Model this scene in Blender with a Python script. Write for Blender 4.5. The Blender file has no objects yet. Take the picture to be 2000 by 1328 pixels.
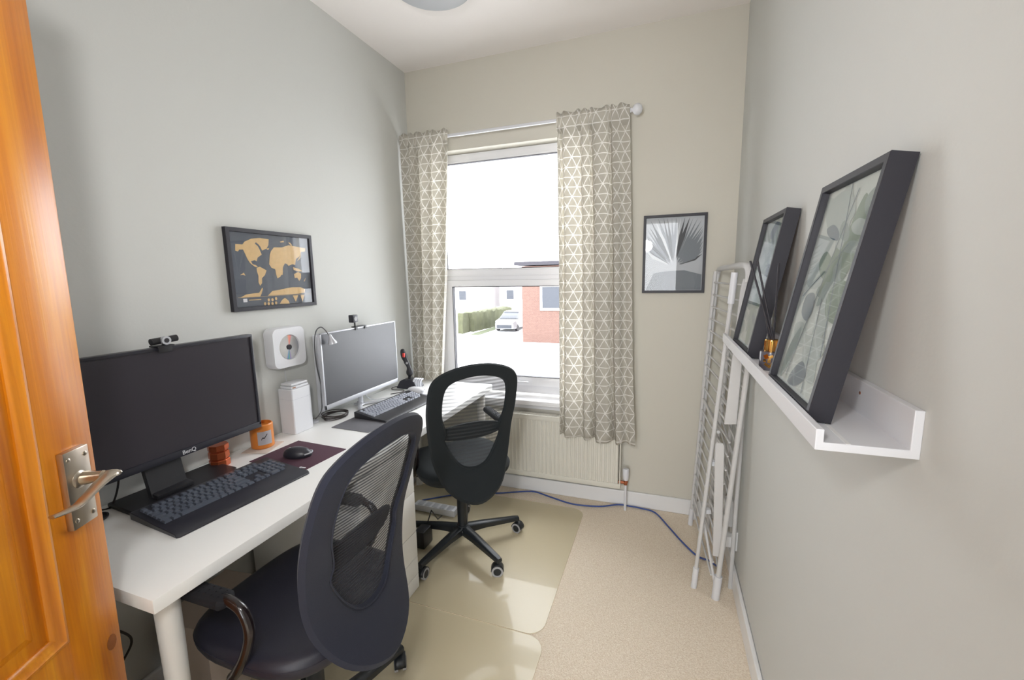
import bpy, bmesh, math, random
from mathutils import Vector, Matrix, Euler
random.seed(7)
S = bpy.context.scene
COL = S.collection
PI = math.pi

# ------------------------------------------------------------------ camera
W, H = 1.979, 2.736            # room width (x 0..W), height; window wall at y = 0
REAR = -2.80
cam = bpy.data.cameras.new('camera'); camo = bpy.data.objects.new('camera', cam); COL.objects.link(camo)
cam.sensor_width = 36.0; cam.lens = 836.52 * 36 / 2000; cam.clip_start = 0.02; cam.clip_end = 500
_yaw, _pitch, _roll = -0.3426, -0.1472, -0.0174
_d = Vector((math.sin(_yaw) * math.cos(_pitch), math.cos(_yaw) * math.cos(_pitch), math.sin(_pitch)))
_r = Vector((math.cos(_yaw), -math.sin(_yaw), 0)); _u = _r.cross(_d)
_c, _s = math.cos(_roll), math.sin(_roll)
_r2 = _r * _c + _u * _s; _u2 = _u * _c - _r * _s
M = Matrix((( _r2.x, _u2.x, -_d.x), (_r2.y, _u2.y, -_d.y), (_r2.z, _u2.z, -_d.z))).to_4x4()
M.translation = Vector((1.6301, -2.5921, 1.4247)); camo.matrix_world = M
S.camera = camo

# ------------------------------------------------------------------ world, light, exposure
S.view_settings.view_transform = 'Standard'; S.view_settings.look = 'None'
S.view_settings.gamma = 1.0; S.view_settings.use_curve_mapping = False
S.view_settings.exposure = 0.42
SKY = 7.0
world = bpy.data.worlds.new('sky'); S.world = world; world.use_nodes = True
bg = world.node_tree.nodes['Background']; bg.inputs[0].default_value = (0.93, 0.96, 1.0, 1); bg.inputs[1].default_value = SKY

def light(name, kind, loc, energy, size=0.2, rot=(0, 0, 0), color=(1, 1, 1), sy=None):
    l = bpy.data.lights.new(name, kind); l.energy = energy; l.color = color
    o = bpy.data.objects.new(name, l); COL.objects.link(o); o.location = loc; o.rotation_euler = rot
    if kind == 'AREA':
        l.size = size
        if sy: l.shape = 'RECTANGLE'; l.size_y = sy
    elif kind == 'POINT': l.shadow_soft_size = size
    return o
# portal in the window opening guides daylight sampling (gives off no light of its own)
po = light('window_portal', 'AREA', (0.70, 0.24, 1.43), 1, 1.15, (-PI / 2, 0, 0), sy=1.62)
po.data.cycles.is_portal = True
po2 = light('doorway_portal', 'AREA', (1.30, -4.58, 1.35), 1, 1.3, (PI / 2, 0, 0), sy=1.7)
po2.data.cycles.is_portal = True
HALL = light('hall_fill_light', 'POINT', (1.42, -3.6, 2.34), 45, 0.115, color=(1.0, 0.985, 0.97))  # added fill light for the room, out of view on the landing
FL = light('camera_flash', 'SPOT', (1.42, -2.64, 1.74), 34, color=(1.0, 0.99, 0.985), rot=(math.radians(88), 0, math.radians(22)))
FL.data.spot_size = math.radians(150); FL.data.spot_blend = 1.0; FL.data.shadow_soft_size = 0.06

# ------------------------------------------------------------------ materials
def srgb(r, g, b):
    f = lambda c: (c / 255 / 12.92) if c / 255 <= 0.04045 else ((c / 255 + 0.055) / 1.055) ** 2.4
    return (f(r), f(g), f(b), 1)
MATS = {}
def mat(name, col=(200, 200, 200), rough=0.5, metal=0.0, bump=0.0, bscale=200, var=0.0, vscale=5, spec=0.5, coat=0.0, emit=None, es=0, trans=0, alpha=1, sheen=0, stretch=None):
    m = bpy.data.materials.new(name); m.use_nodes = True; nt = m.node_tree; N = nt.nodes; L = nt.links
    p = N['Principled BSDF']; c = srgb(*col)
    p.inputs['Base Color'].default_value = c; p.inputs['Roughness'].default_value = rough; p.inputs['Metallic'].default_value = metal
    p.inputs['Specular IOR Level'].default_value = spec; p.inputs['Coat Weight'].default_value = coat
    p.inputs['Transmission Weight'].default_value = trans; p.inputs['Alpha'].default_value = alpha
    p.inputs['Sheen Weight'].default_value = sheen
    if emit: p.inputs['Emission Color'].default_value = srgb(*emit); p.inputs['Emission Strength'].default_value = es
    tc = N.new('ShaderNodeTexCoord'); src = tc.outputs['Object']
    if stretch:
        mp = N.new('ShaderNodeMapping'); mp.inputs['Scale'].default_value = stretch; L.new(src, mp.inputs[0]); src = mp.outputs[0]
    if var:
        n = N.new('ShaderNodeTexNoise'); n.inputs['Scale'].default_value = vscale; n.inputs['Detail'].default_value = 4; L.new(src, n.inputs[0])
        mx = N.new('ShaderNodeMix'); mx.data_type = 'RGBA'; L.new(n.outputs[0], mx.inputs[0])
        mx.inputs[6].default_value = tuple(x * (1 - var) for x in c[:3]) + (1,); mx.inputs[7].default_value = tuple(min(1, x * (1 + var)) for x in c[:3]) + (1,)
        L.new(mx.outputs[2], p.inputs['Base Color'])
    if bump:
        n = N.new('ShaderNodeTexNoise'); n.inputs['Scale'].default_value = bscale; n.inputs['Detail'].default_value = 3; L.new(src, n.inputs[0])
        b = N.new('ShaderNodeBump'); b.inputs['Strength'].default_value = bump; b.inputs['Distance'].default_value = 0.002
        L.new(n.outputs[0], b.inputs['Height']); L.new(b.outputs[0], p.inputs['Normal'])
    MATS[name] = m; return m
def nodes(m): return m.node_tree.nodes, m.node_tree.links, m.node_tree.nodes['Principled BSDF'], m.node_tree.nodes['Material Output']

m_wall = mat('wall_paint', (206, 207, 203), 0.75, bump=0.15, bscale=90, var=0.015, vscale=2)
m_wallb = mat('wall_paint_warm', (210, 206, 194), 0.75, bump=0.15, bscale=90, var=0.015, vscale=2)
m_ceil = mat('ceiling_paint', (243, 238, 234), 0.85, bump=0.1, bscale=60)
m_trim = mat('gloss_trim', (236, 236, 236), 0.3)
m_upvc = mat('window_plastic', (240, 240, 243), 0.22)
m_sill = mat('sill_paint', (238, 238, 240), 0.3)
m_desk = mat('desk_laminate', (246, 246, 244), 0.38)
m_white = mat('white_plastic', (224, 225, 229), 0.35)
m_white2 = mat('white_metal', (228, 227, 224), 0.35)
m_silver = mat('silver_plastic', (200, 202, 208), 0.35, 0.3)
m_black = mat('black_plastic', (36, 36, 40), 0.42)
m_black2 = mat('black_satin', (44, 44, 52), 0.35)
m_key = mat('keycap_black', (86, 92, 104), 0.3)
m_keyl = mat('keycap_pale', (150, 154, 164), 0.3)
m_frame = mat('black_frame', (38, 37, 45), 0.5)
m_screen = mat('screen_dark', (46, 42, 50), 0.36, spec=0.6)
m_screen2 = mat('screen_grey', (58, 58, 64), 0.42, spec=0.8)
m_fabric = mat('chair_fabric', (26, 30, 46), 0.85, bump=0.5, bscale=900, sheen=0.08, var=0.12, vscale=500)
m_fabric2 = mat('chair_fabric_green', (20, 28, 32), 0.85, bump=0.5, bscale=900, sheen=0.05, var=0.15, vscale=500)
m_leath = mat('black_leather', (32, 32, 44), 0.45, bump=0.2, bscale=500)
m_tube = mat('black_tube', (26, 18, 20), 0.2, coat=0.3)
m_metalb = mat('black_metal', (34, 38, 42), 0.35)
m_tread = mat('grey_tread', (170, 170, 172), 0.5)
m_nickel = mat('satin_nickel', (196, 186, 172), 0.28, 1.0)
m_gold = mat('gold_metal', (214, 160, 86), 0.2, 1.0)
m_copper = mat('copper_foil', (190, 98, 62), 0.35, 0.75)
m_copperp = mat('copper_pipe', (190, 120, 90), 0.3, 1.0)
m_rad = mat('radiator_enamel', (220, 217, 206), 0.4)
m_airer = mat('airer_enamel', (208, 207, 206), 0.38)
m_rubber = mat('arm_rubber', (30, 30, 34), 0.75, spec=0.2)
m_steel = mat('brushed_steel', (120, 120, 122), 0.35, 0.6)
m_blue = mat('blue_cable', (62, 84, 148), 0.5)
m_cord = mat('dark_cord', (60, 54, 52), 0.5)
m_padd = mat('plum_cloth', (82, 52, 66), 0.85, bump=0.4, bscale=800)
m_padg = mat('grey_cloth', (118, 118, 124), 0.8, bump=0.3, bscale=800)
m_orange = mat('orange_wax', (232, 142, 60), 0.35, trans=0.15)
m_label = mat('paper_label', (228, 226, 232), 0.6)
m_ink = mat('ink_black', (40, 38, 44), 0.6)
m_inkw = mat('ink_white', (225, 225, 228), 0.5)
m_map = mat('map_sea', (84, 90, 100), 0.6)
m_land = mat('map_gold', (212, 178, 124), 0.5, var=0.12, vscale=60)
m_lampg = mat('lamp_shade_grey', (176, 178, 180), 0.5)
m_red = mat('red_plastic', (210, 60, 50), 0.4)
m_mdf = mat('brown_board', (150, 104, 74), 0.7)
m_print = mat('print_ground', (196, 206, 202), 0.6, var=0.10, vscale=6)
m_leafs = [mat('leaf_grey', (132, 150, 148), 0.6), mat('leaf_slate', (92, 112, 126), 0.6), mat('leaf_sage', (116, 138, 122), 0.6), mat('leaf_pale', (168, 182, 180), 0.6)]
m_palmbg = mat('palm_ground', (184, 188, 192), 0.6, var=0.25, vscale=7)
m_palm = mat('palm_dark', (64, 66, 70), 0.6); m_palm2 = mat('palm_mid', (120, 126, 132), 0.6); m_palm3 = mat('palm_light', (214, 218, 220), 0.6)
m_jar = mat('smoky_glass', (88, 84, 92), 0.25)
m_switch = mat('socket_white', (240, 240, 240), 0.3)
m_fillglow = mat('fill_glow', (255, 244, 225), 0.5, emit=(255, 244, 225), es=3.5)  # glow of the added fill globe on the landing
m_card = mat('card_beige', (206, 190, 178), 0.7)

def m_glass(name, fac=0.08, tint=(1, 1, 1)):
    m = bpy.data.materials.new(name); m.use_nodes = True; nt = m.node_tree; N, L = nt.nodes, nt.links; N.clear()
    out = N.new('ShaderNodeOutputMaterial'); t = N.new('ShaderNodeBsdfTransparent'); t.inputs[0].default_value = (*tint, 1)
    g = N.new('ShaderNodeBsdfGlossy'); g.inputs['Roughness'].default_value = 0.02
    fr = N.new('ShaderNodeLayerWeight'); fr.inputs[0].default_value = 0.5
    pw = N.new('ShaderNodeMath'); pw.operation = 'POWER'; pw.inputs[1].default_value = 4; L.new(fr.outputs['Facing'], pw.inputs[0])
    ml = N.new('ShaderNodeMath'); ml.operation = 'MULTIPLY_ADD'; ml.inputs[1].default_value = 0.75; ml.inputs[2].default_value = fac
    L.new(pw.outputs[0], ml.inputs[0]); mx = N.new('ShaderNodeMixShader'); L.new(ml.outputs[0], mx.inputs[0]); L.new(t.outputs[0], mx.inputs[1]); L.new(g.outputs[0], mx.inputs[2]); L.new(mx.outputs[0], out.inputs[0])
    return m
m_pane = m_glass('window_glass', 0.02); m_pglass = m_glass('picture_glass', 0.028)

def m_mat_pvc():
    m = mat('clear_vinyl', (242, 232, 204), 0.30, spec=0.7, coat=0.5, bump=0.05, bscale=40)
    N, L, p, out = nodes(m)
    t = N.new('ShaderNodeBsdfTransparent'); t.inputs[0].default_value = (0.98, 0.97, 0.92, 1)
    mx = N.new('ShaderNodeMixShader'); mx.inputs[0].default_value = 0.46
    L.new(t.outputs[0], mx.inputs[1]); L.new(p.outputs[0], mx.inputs[2]); L.new(mx.outputs[0], out.inputs[0]); return m
m_vinyl = m_mat_pvc()

def m_mesh(name, col, a, freq):
    # open weave: fine stripes of holes across the panel (uses the panel's own UVs in metres)
    m = mat(name, col, 0.8); N, L, p, out = nodes(m)
    uv = N.new('ShaderNodeUVMap'); uv.uv_map = 'uv'; sp = N.new('ShaderNodeSeparateXYZ'); L.new(uv.outputs[0], sp.inputs[0])
    ms = N.new('ShaderNodeMath'); ms.operation = 'MULTIPLY'; ms.inputs[1].default_value = freq * 2 * PI; L.new(sp.outputs[1], ms.inputs[0])
    sn = N.new('ShaderNodeMath'); sn.operation = 'SINE'; L.new(ms.outputs[0], sn.inputs[0])
    n = N.new('ShaderNodeTexNoise'); n.inputs['Scale'].default_value = 14; L.new(uv.outputs[0], n.inputs[0])
    ad = N.new('ShaderNodeMath'); ad.operation = 'MULTIPLY_ADD'; ad.inputs[1].default_value = 0.22; ad.inputs[2].default_value = a - 0.18; L.new(sn.outputs[0], ad.inputs[0])
    ad2 = N.new('ShaderNodeMath'); ad2.operation = 'MULTIPLY_ADD'; ad2.inputs[1].default_value = 0.36; L.new(n.outputs[0], ad2.inputs[0]); L.new(ad.outputs[0], ad2.inputs[2]); ad2.use_clamp = True
    t = N.new('ShaderNodeBsdfTransparent'); mx = N.new('ShaderNodeMixShader')
    L.new(ad2.outputs[0], mx.inputs[0]); L.new(t.outputs[0], mx.inputs[1]); L.new(p.outputs[0], mx.inputs[2]); L.new(mx.outputs[0], out.inputs[0]); return m
m_meshA = m_mesh('chair_mesh', (46, 48, 56), 0.70, 110); m_meshB = m_mesh('chair_mesh_open', (62, 66, 70), 0.34, 55)

def m_carpet():
    m = mat('carpet_loop', (196, 178, 152), 0.95, spec=0.1); N, L, p, out = nodes(m)
    tc = N.new('ShaderNodeTexCoord'); v = N.new('ShaderNodeTexVoronoi'); v.inputs['Scale'].default_value = 260; L.new(tc.outputs['Object'], v.inputs[0])
    n = N.new('ShaderNodeTexNoise'); n.inputs['Scale'].default_value = 180; n.inputs['Detail'].default_value = 5; L.new(tc.outputs['Object'], n.inputs[0])
    r = N.new('ShaderNodeValToRGB'); r.color_ramp.elements[0].color = srgb(226, 208, 184); r.color_ramp.elements[1].color = srgb(250, 238, 220); r.color_ramp.elements[0].position = .3; r.color_ramp.elements[1].position = .7
    L.new(n.outputs[0], r.inputs[0]); L.new(r.outputs[0], p.inputs['Base Color'])
    b = N.new('ShaderNodeBump'); b.inputs['Strength'].default_value = 0.6; b.inputs['Distance'].default_value = 0.003; L.new(v.outputs['Distance'], b.inputs['Height']); L.new(b.outputs[0], p.inputs['Normal']); return m
m_carp = m_carpet()

def m_pine():
    m = mat('varnished_pine', (214, 130, 36), 0.3, coat=0.5, spec=0.5); N, L, p, out = nodes(m)
    p.inputs['Coat Roughness'].default_value = 0.32
    tc = N.new('ShaderNodeTexCoord'); mp = N.new('ShaderNodeMapping'); mp.inputs['Scale'].default_value = (9, 9, 0.7); L.new(tc.outputs['Object'], mp.inputs[0])
    n = N.new('ShaderNodeTexNoise'); n.inputs['Scale'].default_value = 2.2; n.inputs['Detail'].default_value = 6; n.inputs['Distortion'].default_value = 0.8; L.new(mp.outputs[0], n.inputs[0])
    r = N.new('ShaderNodeValToRGB'); e = r.color_ramp.elements
    e[0].position = .30; e[0].color = srgb(188, 104, 10); e[1].position = .70; e[1].color = srgb(224, 150, 26)
    x = e.new(.5); x.color = srgb(210, 128, 14)
    L.new(n.outputs[0], r.inputs[0])
    # fine vertical grain
    mp2 = N.new('ShaderNodeMapping'); mp2.inputs['Scale'].default_value = (60, 60, 1.1); L.new(tc.outputs['Object'], mp2.inputs[0])
    n2 = N.new('ShaderNodeTexNoise'); n2.inputs['Scale'].default_value = 3; n2.inputs['Detail'].default_value = 4; L.new(mp2.outputs[0], n2.inputs[0])
    r2 = N.new('ShaderNodeValToRGB'); r2.color_ramp.elements[0].position = .35; r2.color_ramp.elements[0].color = (.78, .66, .54, 1); r2.color_ramp.elements[1].position = .6; r2.color_ramp.elements[1].color = (1, 1, 1, 1)
    L.new(n2.outputs[0], r2.inputs[0])
    mx = N.new('ShaderNodeMix'); mx.data_type = 'RGBA'; mx.blend_type = 'MULTIPLY'; mx.inputs[0].default_value = .55; L.new(r.outputs[0], mx.inputs[6]); L.new(r2.outputs[0], mx.inputs[7])
    L.new(mx.outputs[2], p.inputs['Base Color'])
    b = N.new('ShaderNodeBump'); b.inputs['Strength'].default_value = .15; b.inputs['Distance'].default_value = .002; L.new(n2.outputs[0], b.inputs['Height']); L.new(b.outputs[0], p.inputs['Normal']); return m
m_wood = m_pine(); m_knot = mat('pine_knot', (150, 88, 40), 0.35, coat=0.4, var=0.3, vscale=60)

def m_curtain():
    m = mat('curtain_cotton', (190, 186, 174), 0.9, spec=0.1); N, L, p, out = nodes(m)
    uv = N.new('ShaderNodeUVMap'); uv.uv_map = 'uv'
    wb = N.new('ShaderNodeTexNoise'); wb.inputs['Scale'].default_value = 9; L.new(uv.outputs[0], wb.inputs[0])
    vm = N.new('ShaderNodeVectorMath'); vm.operation = 'MULTIPLY_ADD'; L.new(wb.outputs[1], vm.inputs[0]); vm.inputs[1].default_value = (.016, .016, 0); L.new(uv.outputs[0], vm.inputs[2])
    sp = N.new('ShaderNodeSeparateXYZ'); L.new(vm.outputs[0], sp.inputs[0])
    def mth(op, a, b=None, c=None):
        n = N.new('ShaderNodeMath'); n.operation = op
        for i, v in enumerate((a, b, c)):
            if v is None: continue
            if isinstance(v, (int, float)): n.inputs[i].default_value = v
            else: L.new(v, n.inputs[i])
        return n.outputs[0]
    rh = 0.0535; lines = []
    for k in range(3):
        a = (90, 30, 150)[k] * PI / 180
        t = mth('ADD', mth('MULTIPLY', sp.outputs[0], math.cos(a) / rh), mth('MULTIPLY', sp.outputs[1], math.sin(a) / rh))
        f = mth('ABSOLUTE', mth('SUBTRACT', mth('FRACT', mth('ADD', t, 0.5)), 0.5)); lines.append(mth('LESS_THAN', f, 0.042))
    ln = mth('MAXIMUM', mth('MAXIMUM', lines[0], lines[1]), lines[2])
    mx = N.new('ShaderNodeMix'); mx.data_type = 'RGBA'; L.new(ln, mx.inputs[0]); mx.inputs[6].default_value = srgb(212, 208, 198); mx.inputs[7].default_value = srgb(252, 250, 246)
    L.new(mx.outputs[2], p.inputs['Base Color'])
    tr = N.new('ShaderNodeBsdfTranslucent'); L.new(mx.outputs[2], tr.inputs[0]); ms = N.new('ShaderNodeMixShader'); ms.inputs[0].default_value = 0.5
    L.new(p.outputs[0], ms.inputs[1]); L.new(tr.outputs[0], ms.inputs[2]); L.new(ms.outputs[0], out.inputs[0]); return m
m_curt = m_curtain()

def m_bricks():
    m = mat('red_brick', (190, 120, 96), 0.9); N, L, p, out = nodes(m)
    tc = N.new('ShaderNodeTexCoord'); mp = N.new('ShaderNodeMapping'); mp.inputs['Rotation'].default_value = (PI / 2, 0, 0); L.new(tc.outputs['Object'], mp.inputs[0])
    b = N.new('ShaderNodeTexBrick'); b.inputs['Scale'].default_value = 4.4; b.inputs['Color1'].default_value = srgb(92, 66, 58); b.inputs['Color2'].default_value = srgb(102, 76, 66); b.inputs['Mortar'].default_value = srgb(112, 96, 90)
    L.new(mp.outputs[0], b.inputs[0]); L.new(b.outputs[0], p.inputs['Base Color']); return m
m_brick = m_bricks()
m_grnd = mat('concrete_drive', (214, 214, 214), 0.9); m_hedge = mat('hedge_leaf', (72, 74, 52), 0.9, var=.35, vscale=3)
m_path = mat('street_asphalt', (128, 124, 120), 0.9); m_house = mat('pale_render', (200, 196, 196), 0.9); m_roof = mat('slate_roof', (48, 46, 52), 0.8)
m_carw = mat('car_white', (150, 152, 156), 0.25, coat=1); m_card2 = mat('car_dark', (48, 52, 60), 0.3); m_lawn = mat('lawn', (78, 84, 62), 0.95)

# ------------------------------------------------------------------ mesh helpers
class MB:
    def __init__(s): s.v = []; s.f = []; s.mi = []; s.uv = None
    def add(s, vs, fs, mi=0):
        o = len(s.v); s.v += [tuple(v) for v in vs]; s.f += [tuple(i + o for i in f) for f in fs]; s.mi += [mi] * len(fs); return s
    def box(s, a, b, mi=0, bev=0.0):
        x0, y0, z0 = (min(a[i], b[i]) for i in range(3)); x1, y1, z1 = (max(a[i], b[i]) for i in range(3))
        if bev <= 0:
            return s.add([(x0, y0, z0), (x1, y0, z0), (x1, y1, z0), (x0, y1, z0), (x0, y0, z1), (x1, y0, z1), (x1, y1, z1), (x0, y1, z1)],
                         [(0, 3, 2, 1), (4, 5, 6, 7), (0, 1, 5, 4), (1, 2, 6, 5), (2, 3, 7, 6), (3, 0, 4, 7)], mi)
        bm = bmesh.new(); bmesh.ops.create_cube(bm, size=1)
        for v in bm.verts: v.co = Vector(((x0 + x1) / 2 + v.co.x * (x1 - x0), (y0 + y1) / 2 + v.co.y * (y1 - y0), (z0 + z1) / 2 + v.co.z * (z1 - z0)))
        bev = min(bev, .49 * min(x1 - x0, y1 - y0, z1 - z0))
        bmesh.ops.bevel(bm, geom=list(bm.edges), offset=bev, segments=2, affect='EDGES', profile=.6)
        s.frombm(bm, mi); return s
    def frombm(s, bm, mi=0):
        bm.verts.index_update(); s.add([v.co[:] for v in bm.verts], [[v.index for v in f.verts] for f in bm.faces], mi); bm.free()
    def rbox(s, c, size, rot=(0, 0, 0), mi=0, bev=0.0):
        t = MB(); t.box([-k / 2 for k in size], [k / 2 for k in size], 0, bev); R = Euler(rot).to_matrix(); c = Vector(c)
        s.add([R @ Vector(v) + c for v in t.v], t.f, mi); return s
    def tube(s, path, r, n=10, mi=0, closed=False, flat=1.0, up=(0, 0, 1)):
        P = [Vector(p) for p in path]; m = len(P); rings = []
        rr = r if isinstance(r, (list, tuple)) else [r] * m
        prev = None
        for i, p in enumerate(P):
            a = P[(i - 1) % m] if (closed or i > 0) else p; b = P[(i + 1) % m] if (closed or i < m - 1) else p
            t = (b - a).normalized()
            if prev is None:
                u = Vector(up); u = (u - t * u.dot(t))
                if u.length < 1e-3: u = Vector((1, 0, 0)); u = u - t * u.dot(t)
                u.normalize()
            else:
                u = prev - t * prev.dot(t); u.normalize()
            prev = u; w = t.cross(u)
            rings.append([p + u * (rr[i] * math.cos(2 * PI * k / n)) + w * (rr[i] * flat * math.sin(2 * PI * k / n)) for k in range(n)])
        vs = [v for ring in rings for v in ring]; fs = []
        for i in range(m if closed else m - 1):
            j = (i + 1) % m
            for k in range(n): fs.append((i * n + k, i * n + (k + 1) % n, j * n + (k + 1) % n, j * n + k))
        if not closed: fs.append(tuple(range(n))[::-1]); fs.append(tuple((m - 1) * n + k for k in range(n)))
        return s.add(vs, fs, mi)
    def lathe(s, prof, c=(0, 0, 0), n=24, mi=0, R=None):
        c = Vector(c); vs = []; fs = []
        for (r, z) in prof:
            for k in range(n):
                v = Vector((r * math.cos(2 * PI * k / n), r * math.sin(2 * PI * k / n), z)); vs.append((R @ v if R else v) + c)
        m = len(prof)
        for i in range(m - 1):
            for k in range(n): fs.append((i * n + k, i * n + (k + 1) % n, (i + 1) * n + (k + 1) % n, (i + 1) * n + k))
        fs.append(tuple(range(n))[::-1]); fs.append(tuple((m - 1) * n + k for k in range(n)))
        return s.add(vs, fs, mi)
    def cyl(s, a, b, r, n=16, mi=0): return s.tube([a, b], r, n, mi)
    def prism(s, poly, fn, h, mi=0):
        # poly: 2D points; fn(u, v, w) -> 3D; w from 0 to h
        n = len(poly); vs = [fn(u, v, 0) for u, v in poly] + [fn(u, v, h) for u, v in poly]
        fs = [tuple(range(n))[::-1], tuple(range(n, 2 * n))] + [(i, (i + 1) % n, n + (i + 1) % n, n + i) for i in range(n)]
        return s.add(vs, fs, mi)
    def grid(s, rows, closeu=False, mi=0):
        n = len(rows[0]); vs = [v for r in rows for v in r]; fs = []
        for i in range(len(rows) - 1):
            for k in range(n if closeu else n - 1): fs.append((i * n + k, i * n + (k + 1) % n, (i + 1) * n + (k + 1) % n, (i + 1) * n + k))
        return s.add(vs, fs, mi)
def rrect(w, h, r, n=6, sub=0):
    out = []
    if sub:
        P = rrect(w, h, r, n); m = len(P)
        for i in range(m):
            a, b = P[i], P[(i + 1) % m]; L_ = math.dist(a, b); k = max(1, int(L_ / sub))
            out += [(a[0] + (b[0] - a[0]) * q / k, a[1] + (b[1] - a[1]) * q / k) for q in range(k)]
        return out
    for cx, cy, a0 in ((w / 2 - r, h / 2 - r, 0), (-w / 2 + r, h / 2 - r, 90), (-w / 2 + r, -h / 2 + r, 180), (w / 2 - r, -h / 2 + r, 270)):
        for k in range(n + 1):
            a = (a0 + 90 * k / n) * PI / 180; out.append((cx + r * math.cos(a), cy + r * math.sin(a)))
    return out
def catmull(P, k=8, closed=False):
    P = [Vector(p) for p in P]; n = len(P); out = []
    for i in range(n if closed else n - 1):
        g = lambda j: P[j % n] if closed else P[max(0, min(n - 1, j))]
        p0, p1, p2, p3 = g(i - 1), g(i), g(i + 1), g(i + 2)
        for q in range(k):
            t = q / k; out.append(.5 * ((2 * p1) + (p2 - p0) * t + (2 * p0 - 5 * p1 + 4 * p2 - p3) * t * t + (3 * p1 - p0 - 3 * p2 + p3) * t ** 3))
    if not closed: out.append(P[-1])
    return out

def obj(name, mb, mats, parent=None, smooth=True, bev=0.0, world=True, uv=None):
    """One mesh object. With a parent and world=True its vertices are given in room coordinates."""
    if not isinstance(mats, (list, tuple)): mats = [mats]
    vs = [Vector(v) for v in mb.v]
    if parent is not None:
        if world:
            inv = full(parent).inverted(); vs = [inv @ v for v in vs]
        org = None
    else:
        xs = [v.x for v in vs]; ys = [v.y for v in vs]; zs = [v.z for v in vs]
        org = Vector(((min(xs) + max(xs)) / 2, (min(ys) + max(ys)) / 2, min(zs))); vs = [v - org for v in vs]
    me = bpy.data.meshes.new(name); me.from_pydata([v[:] for v in vs], [], mb.f)
    for m in mats: me.materials.append(m)
    me.polygons.foreach_set('material_index', mb.mi)
    bm = bmesh.new(); bm.from_mesh(me); bmesh.ops.recalc_face_normals(bm, faces=bm.faces) if not uv else None; bm.to_mesh(me); bm.free()
    if uv:
        l = me.uv_layers.new(name='uv')
        for lp in me.loops: l.data[lp.index].uv = uv[lp.vertex_index]
    if smooth:
        me.polygons.foreach_set('use_smooth', [True] * len(me.polygons)); me.set_sharp_from_angle(angle=0.6)
    me.update(); o = bpy.data.objects.new(name, me); COL.objects.link(o)
    if parent is not None: o.parent = parent
    else: o.location = org
    if bev:
        b = o.modifiers.new('bevel', 'BEVEL'); b.width = bev; b.segments = 2; b.limit_method = 'ANGLE'; b.angle_limit = 0.7
    return o
def full(o):
    m = o.matrix_basis.copy()
    while o.parent: o = o.parent; m = o.matrix_basis @ m
    return m
def tag(o, label, cat, group=None):
    o['label'] = label; o['category'] = cat
    if group: o['group'] = group
    return o
def thing(name, label, cat, loc, rz=0, group=None):
    o = bpy.data.objects.new(name, None); COL.objects.link(o); o.location = loc; o.rotation_euler = (0, 0, rz); o.empty_display_size = .05
    return tag(o, label, cat, group)
def struct(name, mb, m, parent=None, **k):
    o = obj(name, mb, m, parent, **k)
    if parent is None: o['kind'] = 'structure'
    return o
def copy_part(o, parent, loc=None):
    c = o.copy(); COL.objects.link(c); c.parent = parent
    if loc is not None: c.location = loc
    return c
def copy_tree(o, parent=None):
    c = o.copy(); COL.objects.link(c); c.parent = parent
    for ch in [x for x in bpy.data.objects if x.parent == o]: copy_tree(ch, c)
    return c

# ------------------------------------------------------------------ room shell
T = 0.25
WX0, WX1, WZ0, WZ1 = 0.13, 1.27, 0.60, 2.225       # window opening
struct('floor', MB().box((-.05, REAR - .12, -.06), (W + .05, .02, 0)), m_carp, smooth=False)
struct('ceiling', MB().box((-.1, REAR - .12, H), (W + .1, T, H + .08)), m_ceil, smooth=False)
struct('wall_left', MB().box((-.12, REAR - .12, -.06), (0, 0, H)), m_wall, smooth=False)
struct('wall_right', MB().box((W, REAR - .12, -.06), (W + .12, 0, H)), m_wall, smooth=False)
wb = MB(); wb.box((-.12, 0, -.06), (WX0, T, H)); wb.box((WX1, 0, -.06), (W + .12, T, H)); wb.box((WX0, 0, -.06), (WX1, T, WZ0)); wb.box((WX0, 0, WZ1), (WX1, T, H))
struct('wall_back', wb, m_wallb, smooth=False)
DX0, DX1, DZ = 0.93, 1.75, 2.02
wr = MB(); wr.box((-.12, REAR - .12, -.06), (DX0, REAR, H)); wr.box((DX1, REAR - .12, -.06), (W + .12, REAR, H)); wr.box((DX0, REAR - .12, DZ), (DX1, REAR, H))
struct('wall_rear', wr, m_wall, smooth=False)
ar = MB()
for x0, x1 in ((DX0 - .07, DX0 + .003), (DX1 - .003, DX1 + .07)): ar.box((x0, REAR, 0), (x1, REAR + .018, DZ + .07))
ar.box((DX0 - .07, REAR, DZ - .003), (DX1 + .07, REAR + .018, DZ + .07)); struct('trim_1', ar, m_trim, bev=.004)
def skirt(name, a, b, d, h=.095):
    m = MB(); m.box((a[0], a[1], 0), (b[0] + d[0] * .016, b[1] + d[1] * .016, h)); return struct(name, m, m_trim, bev=.005)
skirt('baseboard_back', (.02, 0), (W - .016, 0), (0, -1)); skirt('baseboard_right', (W, REAR + .02), (W, 0), (-1, 0)); skirt('baseboard_left', (0, REAR), (0, -.018), (1, 0))
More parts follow.
